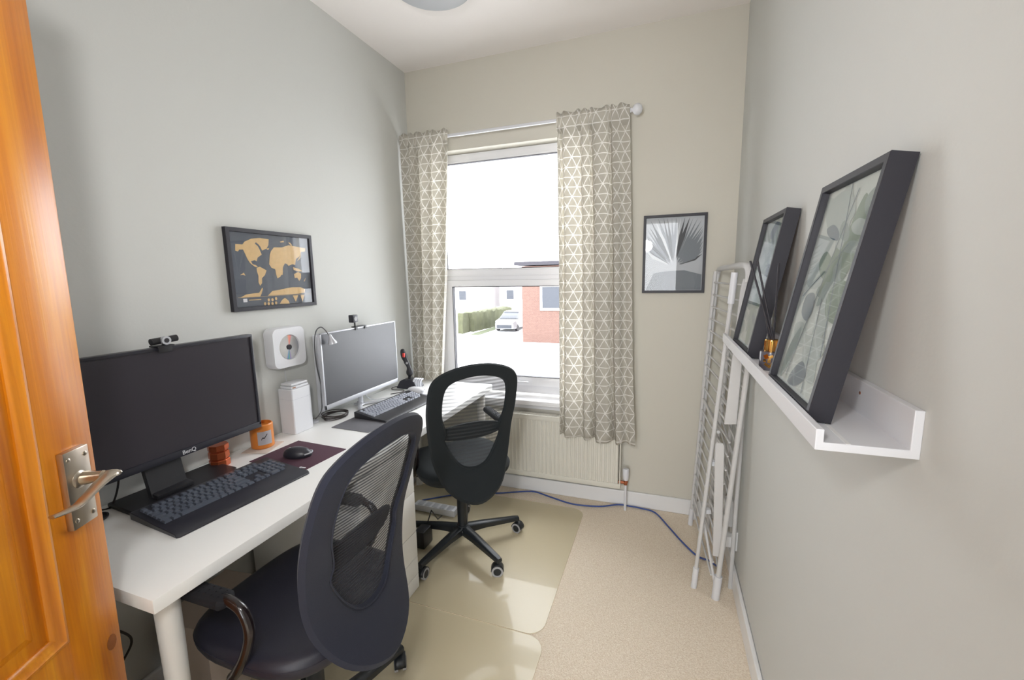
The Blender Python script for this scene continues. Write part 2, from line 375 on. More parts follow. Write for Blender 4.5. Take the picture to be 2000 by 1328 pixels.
# landing behind the camera: lets the added globe's fill light and window light in through the doorway
hl = MB(); hl.box((.3, -4.7, -.06), (2.6, REAR - .12, 0)); struct('floor_landing', hl, m_carp, smooth=False)
hl = MB(); hl.box((.3, -4.7, 2.5), (2.6, REAR - .12, 2.58)); struct('ceiling_landing', hl, m_ceil, smooth=False)
hl = MB(); hl.box((.18, -4.7, -.06), (.3, REAR - .12, 2.58)); hl.box((2.6, -4.7, -.06), (2.72, REAR - .12, 2.58))
hl.box((.18, -4.7, -.06), (.65, -4.58, 2.58)); hl.box((1.95, -4.7, -.06), (2.72, -4.58, 2.58)); hl.box((.65, -4.7, -.06), (1.95, -4.58, .5)); hl.box((.65, -4.7, 2.2), (1.95, -4.58, 2.58))
struct('wall_landing', hl, m_wall, smooth=False)
lp = thing('landing_fill_globe', 'small round glowing globe added unseen on the landing for fill light', 'lamp', (1.42, -3.6, 2.5))  # unseen globe and cord added to go with the fill light
obj('fill_globe', MB().lathe([(.001, 2.24), (.06, 2.25), (.1, 2.3), (.11, 2.35), (.1, 2.4), (.06, 2.45), (.02, 2.46)], (1.42, -3.6, 0)), m_fillglow, lp)
obj('fill_globe_cord', MB().cyl((1.42, -3.6, 2.45), (1.42, -3.6, 2.5), .008), m_white, lp)

# ------------------------------------------------------------------ window
win = bpy.data.objects.new('window_1', None); COL.objects.link(win); win.location = (.70, .10, WZ0); win['kind'] = 'structure'
FY0, FY1 = .085, .15
def ring(mb, x0, x1, z0, z1, w, y0, y1, bev=.004, wb_=None, wt=None, wl=None, wr_=None):
    wl = wl or w; wr_ = wr_ or w; wt = wt or w; wb_ = wb_ or w
    mb.box((x0, y0, z0), (x0 + wl, y1, z1), bev=bev); mb.box((x1 - wr_, y0, z0), (x1, y1, z1), bev=bev)
    mb.box((x0 + wl - .004, y0 + .0007, z0), (x1 - wr_ + .004, y1, z0 + wb_), bev=bev); mb.box((x0 + wl - .004, y0 + .0007, z1 - wt), (x1 - wr_ + .004, y1, z1), bev=bev)
f = MB(); ring(f, WX0, WX1, .645, WZ1 - .002, .062, FY0, FY1, wb_=.055, wt=.052); f.box((WX0 + .05, FY0, 1.404), (WX1 - .05, FY1, 1.478), bev=.004)
f.box((WX0 + .05, FY0 - .006, 1.43), (WX1 - .05, FY0 + .01, 1.4385), bev=.003)
obj('window_frame', f, m_upvc, win)
s1 = MB(); ring(s1, .192, 1.208, .700, 1.404, .058, FY0 - .012, FY1 - .012, wb_=.06, wt=.043); obj('opening_sash', s1, m_upvc, win)
s2 = MB(); ring(s2, .185, 1.215, 1.470, 2.178, .022, FY0 - .004, FY1 - .01, .003, wb_=.010, wt=.012); obj('glazing_bead', s2, m_upvc, win)
g = MB(); ring(g, .2495, 1.1505, .7595, 1.3615, .0035, FY0 - .0135, FY0 + .02, 0); obj('glazing_gasket', g, m_ink, win)
g = MB(); ring(g, .2065, 1.1935, 1.4795, 2.1665, .003, FY0 - .0055, FY0 + .02, 0); obj('glazing_gasket', g, m_ink, win)
obj('pane', MB().box((.24, .118, .75), (1.16, .124, 1.37)), m_pane, win, smooth=False)
obj('pane', MB().box((.20, .118, 1.472), (1.2, .124, 2.17)), m_pane, win, smooth=False)
sl = MB(); sl.box((WX0 - .03, -.055, .605), (WX1 + .03, .0, .635), bev=.004); sl.box((WX0, -.01, .605), (WX1, FY0 + .01, .6347)); obj('window_sill', sl, m_sill, win)
obj('sill_apron', MB().box((WX0, -.012, .572), (WX1, 0, .6055)), m_sill, win)
h = MB(); h.box((.68, .058, .722), (.72, .075, .742), bev=.004); h.tube([(.70, .062, .73), (.70, .045, .73), (.76, .04, .73), (.80, .043, .73)], .007, 8); obj('window_handle', h, m_white, win)

# ------------------------------------------------------------------ curtains and rod
rod = thing('curtain_rod', 'slim white curtain rod with a ball finial above the window', 'curtain rod', (.73, -.10, 2.283))
obj('rod', MB().cyl((.012, -.10, 2.283), (1.432, -.10, 2.283), .0095, 14), m_white, rod)
Ry = Euler((0, PI / 2, 0)).to_matrix()
obj('finial', MB().lathe([(.011, 1.425), (.013, 1.43), (.009, 1.436), (.012, 1.440), (.024, 1.448), (.029, 1.460), (.027, 1.474), (.018, 1.485), (.002, 1.490)], (0, -.10, 2.283), 20, 0, Ry), m_white, rod)
for x in (.02, 1.405):
    b = MB(); b.box((x - .008, -.10, 2.262), (x + .008, 0, 2.274), bev=.002); b.box((x - .012, -.006, 2.24), (x + .012, 0, 2.30), bev=.002); obj('bracket', b, m_white, rod)

def curtain(label, edges, zt, seed, npl, yfun, loc):
    """edges: [(z, xl, xr)] from the top down; pleats run the whole drop and open towards the hem."""
    rnd = random.Random(seed); c = thing('curtain', label, 'curtain', loc, group=None)
    zb = edges[-1][0]; NV, NU = 74, 150; ph = [rnd.uniform(0, 6.28) for _ in range(6)]
    phase = [0]
    for i in range(NU): phase.append(phase[-1] + 1 + .55 * math.sin(i * .11 + ph[0]) + .25 * math.sin(i * .31 + ph[1]))
    phase = [p / phase[-1] for p in phase]
    rows = []; uv = []
    for j in range(NV + 1):
        z = zt + (zb - zt) * j / NV; fl = (zt - z) / (zt - zb)
        for (za, la, ra), (zc, lc, rc) in zip(edges[:-1], edges[1:]):
            if z <= za + 1e-6 and z >= zc - 1e-6: t = (za - z) / (za - zc); xl = la + (lc - la) * t; xr = ra + (rc - ra) * t; break
        row = []; arc = 0; pv = None
        for i in range(NU + 1):
            t = i / NU; a = phase[i] * npl * 2 * PI
            amp = (.013 + .019 * min(1, fl * 3)) * (.75 + .35 * math.sin(phase[i] * 9 + ph[2]))
            sharp = math.sin(a + .35 * math.sin(fl * 3 + ph[3])) + .25 * math.sin(2 * a + ph[4] + fl)
            y = yfun(z) + amp * sharp
            x = xl + (xr - xl) * (t + .012 * math.sin(a * 1.0 + 1.2) * (1 - abs(2 * t - 1)))
            if fl < .10:       # gathered heading squeezed over the rod
                y = min(y, -.1135 - .006 * abs(sharp)) if z > 2.235 else y; q = abs(fl * (zt - zb) - .045) / .03
                pass
            zz = z + (.007 * math.sin(a * 1.7 + ph[5]) if j == 0 else 0) + (.006 * math.sin(a + 1) - .012 * t if j == NV else 0)
            v = Vector((x, y, zz))
            row.append(v)
        # cloth width is constant: same fabric coordinate on every row, with the real pleat depth
        rows.append(row)
    # fabric coordinate from the arc length of a middle row
    mid = rows[NV // 2]; arcs = [0]
    for a, b in zip(mid[:-1], mid[1:]): arcs.append(arcs[-1] + (b - a).length)
    mb = MB(); mb.grid(rows)
    uv = [(arcs[i], rows[j][0].z) for j in range(NV + 1) for i in range(NU + 1)]
    o = obj('cloth', mb, m_curt, c, uv=uv)
    so = o.modifiers.new('thickness', 'SOLIDIFY'); so.thickness = .0015
    return c
curtain('right-hand patterned beige curtain hanging past the radiator top', [(2.315, 1.03, 1.425), (1.5, 1.05, 1.455), (.9, 1.055, 1.475), (.462, 1.055, 1.500)], 2.315, 3, 4.5, lambda z: -.098 - .045 * max(0, min(1, (2.2 - z) / 1.5)), (1.24, -.12, .46))
curtain('left-hand patterned beige curtain in the corner behind the desk', [(2.320, .012, .355), (1.45, .012, .300), (.75, .012, .235), (.60, .012, .23)], 2.320, 5, 3.5, lambda z: -.098 + .02 * max(0, min(1, (2.2 - z) / 1.5)) - .012, (.15, -.10, .60))

# ------------------------------------------------------------------ radiator, valve
rad = thing('radiator', 'cream panel radiator under the window sill', 'radiator', (.98, -.06, .14))
RX0, RX1, RZ0, RZ1 = .50, 1.412, .142, .556
b = MB(); n = 34; poly = []
for i in range(n):
    x0 = RX0 + .012 + (RX1 - RX0 - .024) * i / n; x1 = RX0 + .012 + (RX1 - RX0 - .024) * (i + 1) / n; w = x1 - x0
    poly += [(x0, -.094), (x0 + w * .25, -.094), (x0 + w * .4, -.0895), (x0 + w * .85, -.0895)]
poly += [(RX1 - .012, -.094), (RX1 - .012, -.08), (RX0 + .012, -.08)]
b.prism(poly, lambda u, v, w: (u, v, RZ0 + .03 + w), RZ1 - RZ0 - .06)
obj('front_panel', b, m_rad, rad, smooth=False)
b = MB(); b.box((RX0, -.096, RZ1 - .032), (RX1, -.080, RZ1 - .006), bev=.004); b.box((RX0, -.096, RZ0), (RX1, -.080, RZ0 + .032), bev=.004); b.box((RX0 + .01, -.08, RZ0 + .02), (RX1 - .01, -.045, RZ1 - .03)); obj('panel_rail', b, m_rad, rad)
b = MB(); b.box((RX0, -.097, RZ1 - .008), (RX1, -.038, RZ1), bev=.002)
for i in range(40): x = RX0 + .02 + i * (RX1 - RX0 - .04) / 39; b.box((x - .006, -.088, RZ1), (x + .006, -.046, RZ1 + .0015))
obj('top_grille', b, m_rad, rad)
for x in (RX0 - .002, RX1 - .003): obj('side_cover', MB().box((x, -.096, RZ0 + .004), (x + .006, -.038, RZ1 - .002)), m_rad, rad)
for x in (.62, 1.28): obj('wall_bracket', MB().box((x, -.045, .2), (x + .03, 0, .5)), m_rad, rad)
vx = 1.445
v = thing('radiator_valve', 'white thermostatic valve with a pipe beside the radiator', 'valve', (vx, -.07, 0))
obj('valve_head', MB().lathe([(.013, .195), (.016, .2), (.017, .208), (.0185, .225), (.0185, .262), (.015, .268), (.002, .27)], (vx, -.07, 0)), m_white, v)
obj('valve_body', MB().cyl((vx, -.07, .165), (vx, -.07, .198), .011).tube([(vx, -.07, .178), (RX1 - .01, -.07, .178)], .010).lathe([(.014, .178), (.014, .188)], (vx, -.07, 0), 6), m_copperp, v)
obj('supply_pipe', MB().cyl((vx, -.07, 0), (vx, -.07, .168), .0078), m_white, v)

# ------------------------------------------------------------------ door (open, seen at the left edge)
E0 = Vector((.558, -2.1, 0)); DD = Vector((-.445, .896, 0)).normalized(); DN = Vector((.896, .445, 0)).normalized(); DW = .762
hinge = E0 - DD * DW
door = bpy.data.objects.new('door_1', None); COL.objects.link(door); door['kind'] = 'structure'
# local axes: X along the door from hinge to lock edge, Y away from the camera side, Z up
Rz = math.atan2(DD.y, DD.x); door.location = hinge; door.rotation_euler = (0, 0, Rz)
LEAN = .021
def dl(mb, name, m, parent=None, **k):
    # vertices in door-local coordinates: x = 0 hinge .. DW lock edge, y = 0 camera-side face, +y .. (towards camera negative)
    mb.v = [(x + LEAN * (z - 1.25), y, z) for x, y, z in mb.v]
    return obj(name, mb, m, parent or door, world=False, **k)
# camera-side normal DN in local coordinates is -y ; face at y=0, slab goes to +y .040
ST = .110
st = MB(); bz = .003
st.box((DW - ST, 0, .008), (DW, .04, 1.985), bev=bz); st.box((0, 0, .008), (ST, .04, 1.985), bev=bz)
for z0, z1 in ((.008, .21), (.62, .77), (1.875, 1.985)): st.box((ST - .001, .0004, z0), (DW - ST + .001, .0396, z1), bev=.002)
for z0, z1 in ((.21, .62), (.77, 1.875)): st.box((DW / 2 - .05, .0004, z0), (DW / 2 + .05, .0396, z1), bev=.002)
dl(st, 'door_frame', m_wood)
for x0, x1 in ((ST, DW / 2 - .05), (DW / 2 + .05, DW - ST)):
    for z0, z1 in ((.21, .62), (.77, 1.875)):
        p = MB(); p.box((x0, .014, z0), (x1, .026, z1))
        # raised field with bevelled edges
        a, c, y0, y1 = .045, .062, .0139, .007
        vs = [(x0 + a, y0, z0 + a), (x1 - a, y0, z0 + a), (x1 - a, y0, z1 - a), (x0 + a, y0, z1 - a), (x0 + c, y1, z0 + c), (x1 - c, y1, z0 + c), (x1 - c, y1, z1 - c), (x0 + c, y1, z1 - c)]
        p.add(vs, [(0, 1, 5, 4), (1, 2, 6, 5), (2, 3, 7, 6), (3, 0, 4, 7), (4, 5, 6, 7)])
        dl(p, 'door_panel', m_wood, smooth=False)
        q = MB(); w = .02
        prof = [(0, -.002), (.006, -.004), (.010, .001), (.016, .003), (.022, .010), (.022, .014), (0, .014)]
        rows = []
        for (dx, y) in prof: rows.append([(x0 + dx, y, z0 + dx), (x1 - dx, y, z0 + dx), (x1 - dx, y, z1 - dx), (x0 + dx, y, z1 - dx)])
        q.grid(rows, True); dl(q, 'panel_moulding', m_wood)
k = MB(); k.tube([(DW - .020, -.0008, .69), (DW - .020, .002, .69)], .013, 14); k.v = [(DW - .024 + (x - DW + .020) * .9, y, .69 + (z - .69) * 1.25) for x, y, z in k.v]; dl(k, 'wood_knot', m_knot)
hd = bpy.data.objects.new('door_handle', None); COL.objects.link(hd); hd.parent = door; hd.location = (DW - .055, 0, 1.045)
hx = DW - .053
pl = MB(); pl.box((hx - .027, -.0125, .968), (hx + .027, 0, 1.118), bev=.0025); dl(pl, 'back_plate', m_nickel, hd); 
lv = MB(); lv.tube([(hx, -.011, 1.058), (hx, -.013, 1.058), (hx, -.016, 1.058)], [.0165, .0165, .012], 18)
path = catmull([(hx + .004, -.012, 1.058), (hx + .004, -.050, 1.060)], 3); lv.tube(path, [.0125] * 2 + [.0105] * (len(path) - 2), 14)
path = catmull([(hx + .014, -.058, 1.0605), (hx + .002, -.060, 1.060), (hx - .020, -.059, 1.054), (hx - .045, -.057, 1.043), (hx - .064, -.055, 1.036), (hx - .085, -.052, 1.036), (hx - .104, -.048, 1.038)], 6)
nn = len(path); lv.tube(path, [.0165 - .010 * (i / nn) ** .6 if i > 2 else .0165 for i in range(nn)], 12, flat=.45, up=(0, -1, 0))
dl(lv, 'lever', m_nickel, hd)
for sx in (-.018, .018):
    for sz in (.984, 1.102):
        s_ = MB(); s_.tube([(hx + sx, -.0120, sz), (hx + sx, -.0135, sz), (hx + sx, -.0145, sz)], [.0045, .0045, .002], 12); dl(s_, 'screw', m_nickel, hd)
for o in bpy.data.objects:
    if o.parent == hd:
        for v_ in o.data.vertices: v_.co -= hd.location
hg = MB()
for z in (.25, 1.0, 1.75): hg.cyl((-.008, .02, z), (-.008, .02, z + .1), .008)
dl(hg, 'hinge', m_nickel)

# ------------------------------------------------------------------ desk
DY0, DY1, DTOP, DXF = -2.067, -.105, .740, .602
desk = thing('desk', 'long white desk running along the left wall to the window', 'desk', (.3, -1.08, 0))
obj('desk_top', MB().box((.004, DY0, DTOP - .034), (DXF, DY1, DTOP), bev=.002), m_desk, desk)
for x, y in ((DXF - .055, DY0 + .055), (.06, DY0 + .055), (DXF - .055, DY1 - .06), (.06, DY1 - .06)):
    l = MB(); l.tube([(x, y, DTOP - .034), (x, y, .02)], [.0265, .0205], 20); l.cyl((x, y, .02), (x, y, 0), .023, 16); l.box((x - .04, y - .04, DTOP - .037), (x + .04, y + .04, DTOP - .0335)); obj('leg', l, m_white2, desk)
cab = thing('drawer_unit', 'white drawer unit standing under the middle of the desk', 'drawer unit', (.32, -1.22, 0))
CY0, CY1, CX0, CX1, CZ = -1.40, -1.04, .03, .597, .700
c = MB(); c.box((CX0, CY0, .0), (CX1 - .02, CY0 + .016, CZ)); c.box((CX0, CY1 - .016, 0), (CX1 - .02, CY1, CZ)); c.box((CX0, CY0 + .015, CZ - .016), (CX1 - .02, CY1 - .015, CZ - .001)); c.box((CX0, CY0 + .015, .02), (CX1 - .03, CY1 - .015, .035)); c.box((CX0, CY0 + .015, .03), (CX0 + .01, CY1 - .015, CZ - .01))
obj('carcass', c, m_desk, cab, bev=.001)
zs = [.004, .075, .16, .285, .475, .585, .697]
for z0, z1 in zip(zs[:-1], zs[1:]):
    d = MB(); d.box((CX1 - .018, CY0 + .001, z0 + .0015), (CX1, CY1 - .001, z1 - .0015), bev=.001); d.box((CX0 + .03, CY0 + .02, z0 + .01), (CX1 - .018, CY1 - .02, z0 + .016)); obj('drawer', d, m_desk, cab)

# ------------------------------------------------------------------ office chairs
ZS = [.397, .458, .572, .728, .87, .997, 1.055]; HW = [.041, .135, .187, .209, .217, .194, .077]
WZ = [.565, .681, .736, .833, .957, .999]; WHW = [.054, .128, .126, .149, .135, .053]
BZ = [(.38, .297), (.55, .229), (.70, .228), (.85, .271), (1.0, .318), (1.1, .331)]
BC = .0357
def bprof(z):
    # smooth interpolation of the back's profile
    P = BZ
    if z <= P[0][0]: return P[0][1]
    for i in range(len(P) - 1):
        if z <= P[i + 1][0]:
            g = lambda j: P[max(0, min(len(P) - 1, j))][1]; t = (z - P[i][0]) / (P[i + 1][0] - P[i][0])
            p0, p1, p2, p3 = g(i - 1), g(i), g(i + 1), g(i + 2)
            return .5 * ((2 * p1) + (p2 - p0) * t + (2 * p0 - 5 * p1 + 4 * p2 - p3) * t * t + (3 * p1 - p0 - 3 * p2 + p3) * t ** 3)
    return P[-1][1]
def closed_outline(zs, hw, n):
    pts = [(h, z, 0) for h, z in zip(hw, zs)] + [(-h, z, 0) for h, z in list(zip(hw, zs))[::-1]]
    C = catmull(pts, 16, True); cz = .80; out = []
    # resample by angle about the middle of the panel
    A = sorted([(math.atan2(p.y - cz, p.x), p) for p in C], key=lambda q: q[0])
    for k in range(n):
        a = -PI + 2 * PI * (k + .5) / n
        lo = max([q for q in A if q[0] <= a], key=lambda q: q[0], default=(A[-1][0] - 2 * PI, A[-1][1])); hi = min([q for q in A if q[0] > a], key=lambda q: q[0], default=(A[0][0] + 2 * PI, A[0][1]))
        t = (a - lo[0]) / (hi[0] - lo[0] + 1e-9); p = lo[1].lerp(hi[1], t); out.append((p.x, p.y))
    return out
def back_pt(s, z, off=0):
    # local chair frame: +Y forward, X to the sitter's right
    y = -(bprof(z) - BC * (s / .22) ** 2) + off
    return (s, y, z)
def make_chair(label, fabric, seatm, meshm, loc, az, dz):
    t = thing('office_chair', label, 'chair', loc, az - PI / 2, 'swivel office chairs at the desk')
    N = 120; OUT = closed_outline(ZS, HW, N); INN = closed_outline(WZ, WHW, N)
    up = lambda v: (v[0], v[1], v[2] + dz)
    # upholstered back ring
    K = 10; rows = []
    th = .013
    for k in range(K + 1):       # rear face from window edge to rim
        q = k / K; dep = -th * (1 - (2 * q - 1) ** 8) ** .5 if 0 < q < 1 else 0
        rows.append([up(back_pt(a[0] + (b[0] - a[0]) * q, a[1] + (b[1] - a[1]) * q, dep)) for a, b in zip(INN, OUT)])
    for k in range(K - 1, 0, -1):
        q = k / K; dep = th * (1 - (2 * q - 1) ** 8) ** .5
        rows.append([up(back_pt(a[0] + (b[0] - a[0]) * q, a[1] + (b[1] - a[1]) * q, dep)) for a, b in zip(INN, OUT)])
    rows.append(rows[0]); m = MB(); m.grid(rows, True); obj('backrest', m, fabric, t, world=False)
    pi = MB(); pi.tube([up(back_pt(a * 1.03, .78 + (z - .78) * 1.03, -.0115)) for a, z in INN], .0022, 6, closed=True); obj('piping', pi, fabric, t, world=False)
    # mesh web
    rows = []; 
    for k in range(1, 9): q = k / 8; rows.append([up(back_pt(0 + a[0] * q * 1.03, .78 + (a[1] - .78) * q * 1.03, 0)) for a in INN])
    m = MB(); cidx = back_pt(0, .78); m.add([up(cidx)], []); off = len(m.v); m.grid(rows, True)
    for k in range(N): m.f.append((0, off + k, off + (k + 1) % N)); m.mi.append(0)
    o = obj('mesh_panel', m, meshm, t, world=False, uv=[(v[0], v[2]) for v in m.v])
    # lumbar cushion in front of the mesh
    rows = []
    for k in range(13):
        s = -.165 + .33 * k / 12; e = (1 - (s / .172) ** 2); hh = .045 * max(0.05, e) ** .5; tt = .020 * max(.05, e) ** .5
        cz = .700 + .018 * math.cos(s * 6)
        rows.append([up(back_pt(s, cz + hh * math.sin(a), .030 + tt * math.cos(a))) for a in [2 * PI * j / 14 for j in range(14)]])
    m = MB(); m.grid(rows, True); m.f.append(tuple(range(14))); m.mi.append(0); m.f.append(tuple(12 * 14 + j for j in range(14))); m.mi.append(0); obj('lumbar_support', m, fabric, t, world=False)
    # seat
    rows = []; zt = .520
    def plan(a, q):
        cx, sx = math.cos(a), math.sin(a); ex = 2 / 3.2
        return (.238 * q * (abs(cx) ** ex) * (1 if cx > 0 else -1), .235 * q * (abs(sx) ** ex) * (1 if sx > 0 else -1) + .005)
    for q, z in ((.02, .452), (.80, .452), (.93, .456), (.975, .468), (1.0, .484), (1.0, .497), (.98, .509), (.94, .517), (.86, .521), (.6, .519), (.3, .516), (.02, .515)):
        rows.append([(plan(a, q)[0], plan(a, q)[1], z + dz - (.018 if plan(a, q)[1] > .16 else 0) * ((plan(a, q)[1] - .16) / .08) ** 2) for a in [2 * PI * j / 48 for j in range(48)]])
    m = MB(); m.grid(rows, True); m.f.append(tuple(range(48))); m.mi.append(0); m.f.append(tuple(11 * 48 + j for j in range(48))); m.mi.append(0)
    seat = obj('seat', m, seatm, t, world=False)
    pp = MB(); pp.tube([(plan(a, 1.0)[0] * .995, plan(a, 1.0)[1] * .995, .4955 + dz - (.018 if plan(a, 1)[1] > .16 else 0) * ((plan(a, 1)[1] - .16) / .08) ** 2) for a in [2 * PI * j / 48 for j in range(48)]], .003, 6, closed=True); obj('piping', pp, seatm, t, world=False)
    # mechanism and back bar
    m = MB(); m.box((-.09, -.11, .415 + dz), (.09, .09, .452 + dz), bev=.008); m.tube([(0, -.06, .43 + dz), (0, -.17, .425 + dz), (0, -.205, .45 + dz), (0, -.200, .52 + dz)], .012, 8); obj('tilt_mechanism', m, m_metalb, t, world=False)
    m = MB(); m.tube([(.09, .02, .435 + dz), (.19, .02, .43 + dz), (.22, .02, .425 + dz)], .006, 8); m.rbox((.24, .02, .424 + dz), (.05, .03, .008), bev=.003); obj('height_lever', m, m_metalb, t, world=False)
    m = MB(); m.cyl((0, 0, .10), (0, 0, .415 + dz), .014); m.cyl((0, 0, .10), (0, 0, .33), .0255, 20); m.tube([(0, 0, .33), (0, 0, .335)], [.0255, .018], 20); obj('gas_lift', m, m_metalb, t, world=False)
    # arms
    for sd in (-1, 1):
        x = .238 * sd
        path = catmull([(.15 * sd, .02, .448 + dz), (x * .96, .01, .452 + dz), (x, -.012, .475 + dz), (x, -.050, .535 + dz), (x, -.073, .60 + dz), (x, -.062, .648 + dz), (x, -.03, .668 + dz), (x, .02, .672 + dz), (x, .21, .667 + dz)], 6)
        m = MB(); m.tube(path, .0125, 14); arm = obj('armrest', m, m_tube, t, world=False)
        m = MB(); rows = []
        for k in range(15):
            q = k / 14; f_ = -.025 + .265 * q; e = min(1, (min(q, 1 - q) / .06 + .15)) ** .5
            rows.append([(x + .024 * e * math.copysign(abs(math.cos(a)) ** .7, math.cos(a)), f_, .668 + dz + .017 * e * math.copysign(abs(math.sin(a)) ** .7, math.sin(a))) for a in [2 * PI * j / 16 for j in range(16)]])
        m.grid(rows, True); m.f.append(tuple(range(16))); m.mi.append(0); m.f.append(tuple(14 * 16 + j for j in range(16))); m.mi.append(0)
        for kk in range(10):
            for ll in (-.011, 0, .011): m.lathe([(.0028, .684 + dz), (.0022, .6862 + dz), (.0006, .6868 + dz)], (x + ll, 0.0 + kk * .021, 0), 6)
        pad = obj('arm_pad', m, m_rubber, arm, world=False)
    return t
def add_base(t, ang):
    m = MB(); m.lathe([(.03, .075), (.042, .08), (.044, .10), (.032, .118), (.027, .122)], (0, 0, 0), 20); obj('base_hub', m, m_metalb, t, world=False)
    for k in range(5):
        a = ang + k * 2 * PI / 5; R = Matrix.Rotation(a, 3, 'Z')
        m = MB(); rows = []
        for r, z1, z0, w in ((.028, .118, .078, .024), (.12, .112, .082, .022), (.30, .094, .072, .016), (.322, .090, .071, .014)):
            rows.append([R @ Vector((r, w, z0)), R @ Vector((r, w, z1 - .006)), R @ Vector((r, w * .6, z1)), R @ Vector((r, -w * .6, z1)), R @ Vector((r, -w, z1 - .006)), R @ Vector((r, -w, z0))])
        m.grid(rows, True); m.f.append(tuple(range(6))); m.mi.append(0); m.f.append(tuple(18 + j for j in range(6))); m.mi.append(0)
        obj('base_leg', m, m_metalb, t, world=False)
        c = R @ Vector((.312, 0, 0)); aa = a + (.9, 2.2, -.5, 1.4, .2)[k]; R2 = Matrix.Rotation(aa, 3, 'Z')
        m = MB(); m.cyl((c.x, c.y, .045), (c.x, c.y, .074), .008)
        hood = []
        for s in range(9):
            g = PI * s / 8; hood.append([R2 @ Vector((.031 * math.cos(g) - .006, y, .030 + .031 * math.sin(g))) + c for y in (-.020, -.006, .006, .020)])
        m.grid(hood); m.v = list(m.v)
        cc = obj('caster', m, m_metalb, t, world=False); s_ = cc.modifiers.new('thickness', 'SOLIDIFY'); s_.thickness = .003
        for sy in (-1, 1):
            w = MB(); q0 = R2 @ Vector((-.006, sy * .008, .029)) + c; q1 = R2 @ Vector((-.006, sy * .021, .029)) + c
            w.tube([q0, q1], .0275, 22, 0); q2 = R2 @ Vector((-.006, sy * .0225, .029)) + c; w.tube([q1, q2], [.019, .017], 18, 1)
            obj('caster_wheel', w, [m_tread, m_metalb], cc, world=False)
ch1 = make_chair('nearest black mesh-back office chair tucked at the near end of the desk', m_fabric, m_leath, m_meshA, (.6696, -1.7277, 0), math.radians(180.54), .0136)
add_base(ch1, math.atan2(.30, .085) - (math.radians(180.54) - PI / 2))
ch2 = make_chair('farther black mesh-back office chair on the clear mat near the window', m_fabric2, m_fabric2, m_meshB, (.652, -.6878, 0), math.radians(133.45), -.008)
add_base(ch2, math.radians(-31) - (math.radians(133.45) - PI / 2))

# ------------------------------------------------------------------ floor mats
def vinyl_mat(label, x0, x1, y0, y1, r=.07):
    m = MB(); m.prism(rrect(x1 - x0, y1 - y0, r, 8), lambda u, v, w: (u + (x0 + x1) / 2, v + (y0 + y1) / 2, .0006 + w), .0026)
    return tag(obj('chair_mat', m, m_vinyl, bev=.0008), label, 'floor mat', 'clear chair mats')
vinyl_mat('clear vinyl mat under the chair by the window', .05, 1.212, -1.135, -.150)
vinyl_mat('clear vinyl mat under the nearest chair', .06, 1.232, -2.25, -1.139)

# ------------------------------------------------------------------ desk things
def text_mesh(txt, size, mat_, parent, origin, R, name='lettering', depth=.0004, spacing=1.0):
    cu = bpy.data.curves.new(name, 'FONT'); cu.body = txt; cu.size = size; cu.extrude = depth; cu.align_x = 'CENTER'; cu.align_y = 'CENTER'; cu.space_character = spacing
    tmp = bpy.data.objects.new('tmp', cu); COL.objects.link(tmp); bpy.context.view_layer.update()
    dg = bpy.context.evaluated_depsgraph_get(); me = bpy.data.meshes.new_from_object(tmp.evaluated_get(dg)); bpy.data.objects.remove(tmp)
    inv = full(parent).inverted(); o3 = Vector(origin)
    for v in me.vertices: v.co = inv @ (R @ v.co + o3)
    me.name = name; me.materials.clear(); me.materials.append(mat_); o = bpy.data.objects.new(name, me); COL.objects.link(o); o.parent = parent; return o
RX = Matrix(((0, 0, 1), (1, 0, 0), (0, 1, 0)))   # text facing +x, reading along +y

# monitor, near
m1 = thing('monitor', 'large black monitor at the near end of the desk', 'monitor', (.12, -1.69, DTOP), group='computer monitors')
MX, MY0, MY1, MZ0, MZ1 = .140, -1.998, -1.388, .852, 1.223
b = MB(); b.box((MX - .030, MY0, MZ0), (MX, MY1, MZ0 + .024), bev=.003); b.box((MX - .030, MY0, MZ1 - .011), (MX, MY1, MZ1), bev=.003)
b.box((MX - .030, MY0, MZ0 + .01), (MX, MY0 + .011, MZ1 - .005), bev=.003); b.box((MX - .030, MY1 - .011, MZ0 + .01), (MX, MY1, MZ1 - .005), bev=.003); b.box((MX - .045, MY0 + .05, MZ0 + .03), (MX - .022, MY1 - .05, MZ1 - .04), bev=.008); b.box((MX - .030, MY0 + .005, MZ0 + .005), (MX - .012, MY1 - .005, MZ1 - .005))
obj('housing', b, m_black2, m1); obj('screen', MB().box((MX - .012, MY0 + .009, MZ0 + .022), (MX - .004, MY1 - .009, MZ1 - .009)), m_screen, m1, smooth=False)
text_mesh('BenQ', .019, m_inkw, m1, (MX + .0006, -1.665, MZ0 + .012), RX)
b = MB(); b.prism([(-.058, 0), (.048, 0), (.058, .135), (-.05, .135)], lambda u, v, w: (.082 + w + (.135 - v) * .35, -1.735 + u, .758 + v), .018); b.rbox((.145, -1.735, .764), (.045, .112, .016), (0, .15, 0), bev=.006); obj('stand_neck', b, m_black, m1)
b = MB(); b.prism([(.028, -1.850), (.170, -1.862), (.200, -1.835), (.200, -1.56), (.175, -1.535), (.045, -1.527)], lambda u, v, w: (u, v, DTOP + w), .014); obj('stand_base', b, m_black, m1, bev=.004)
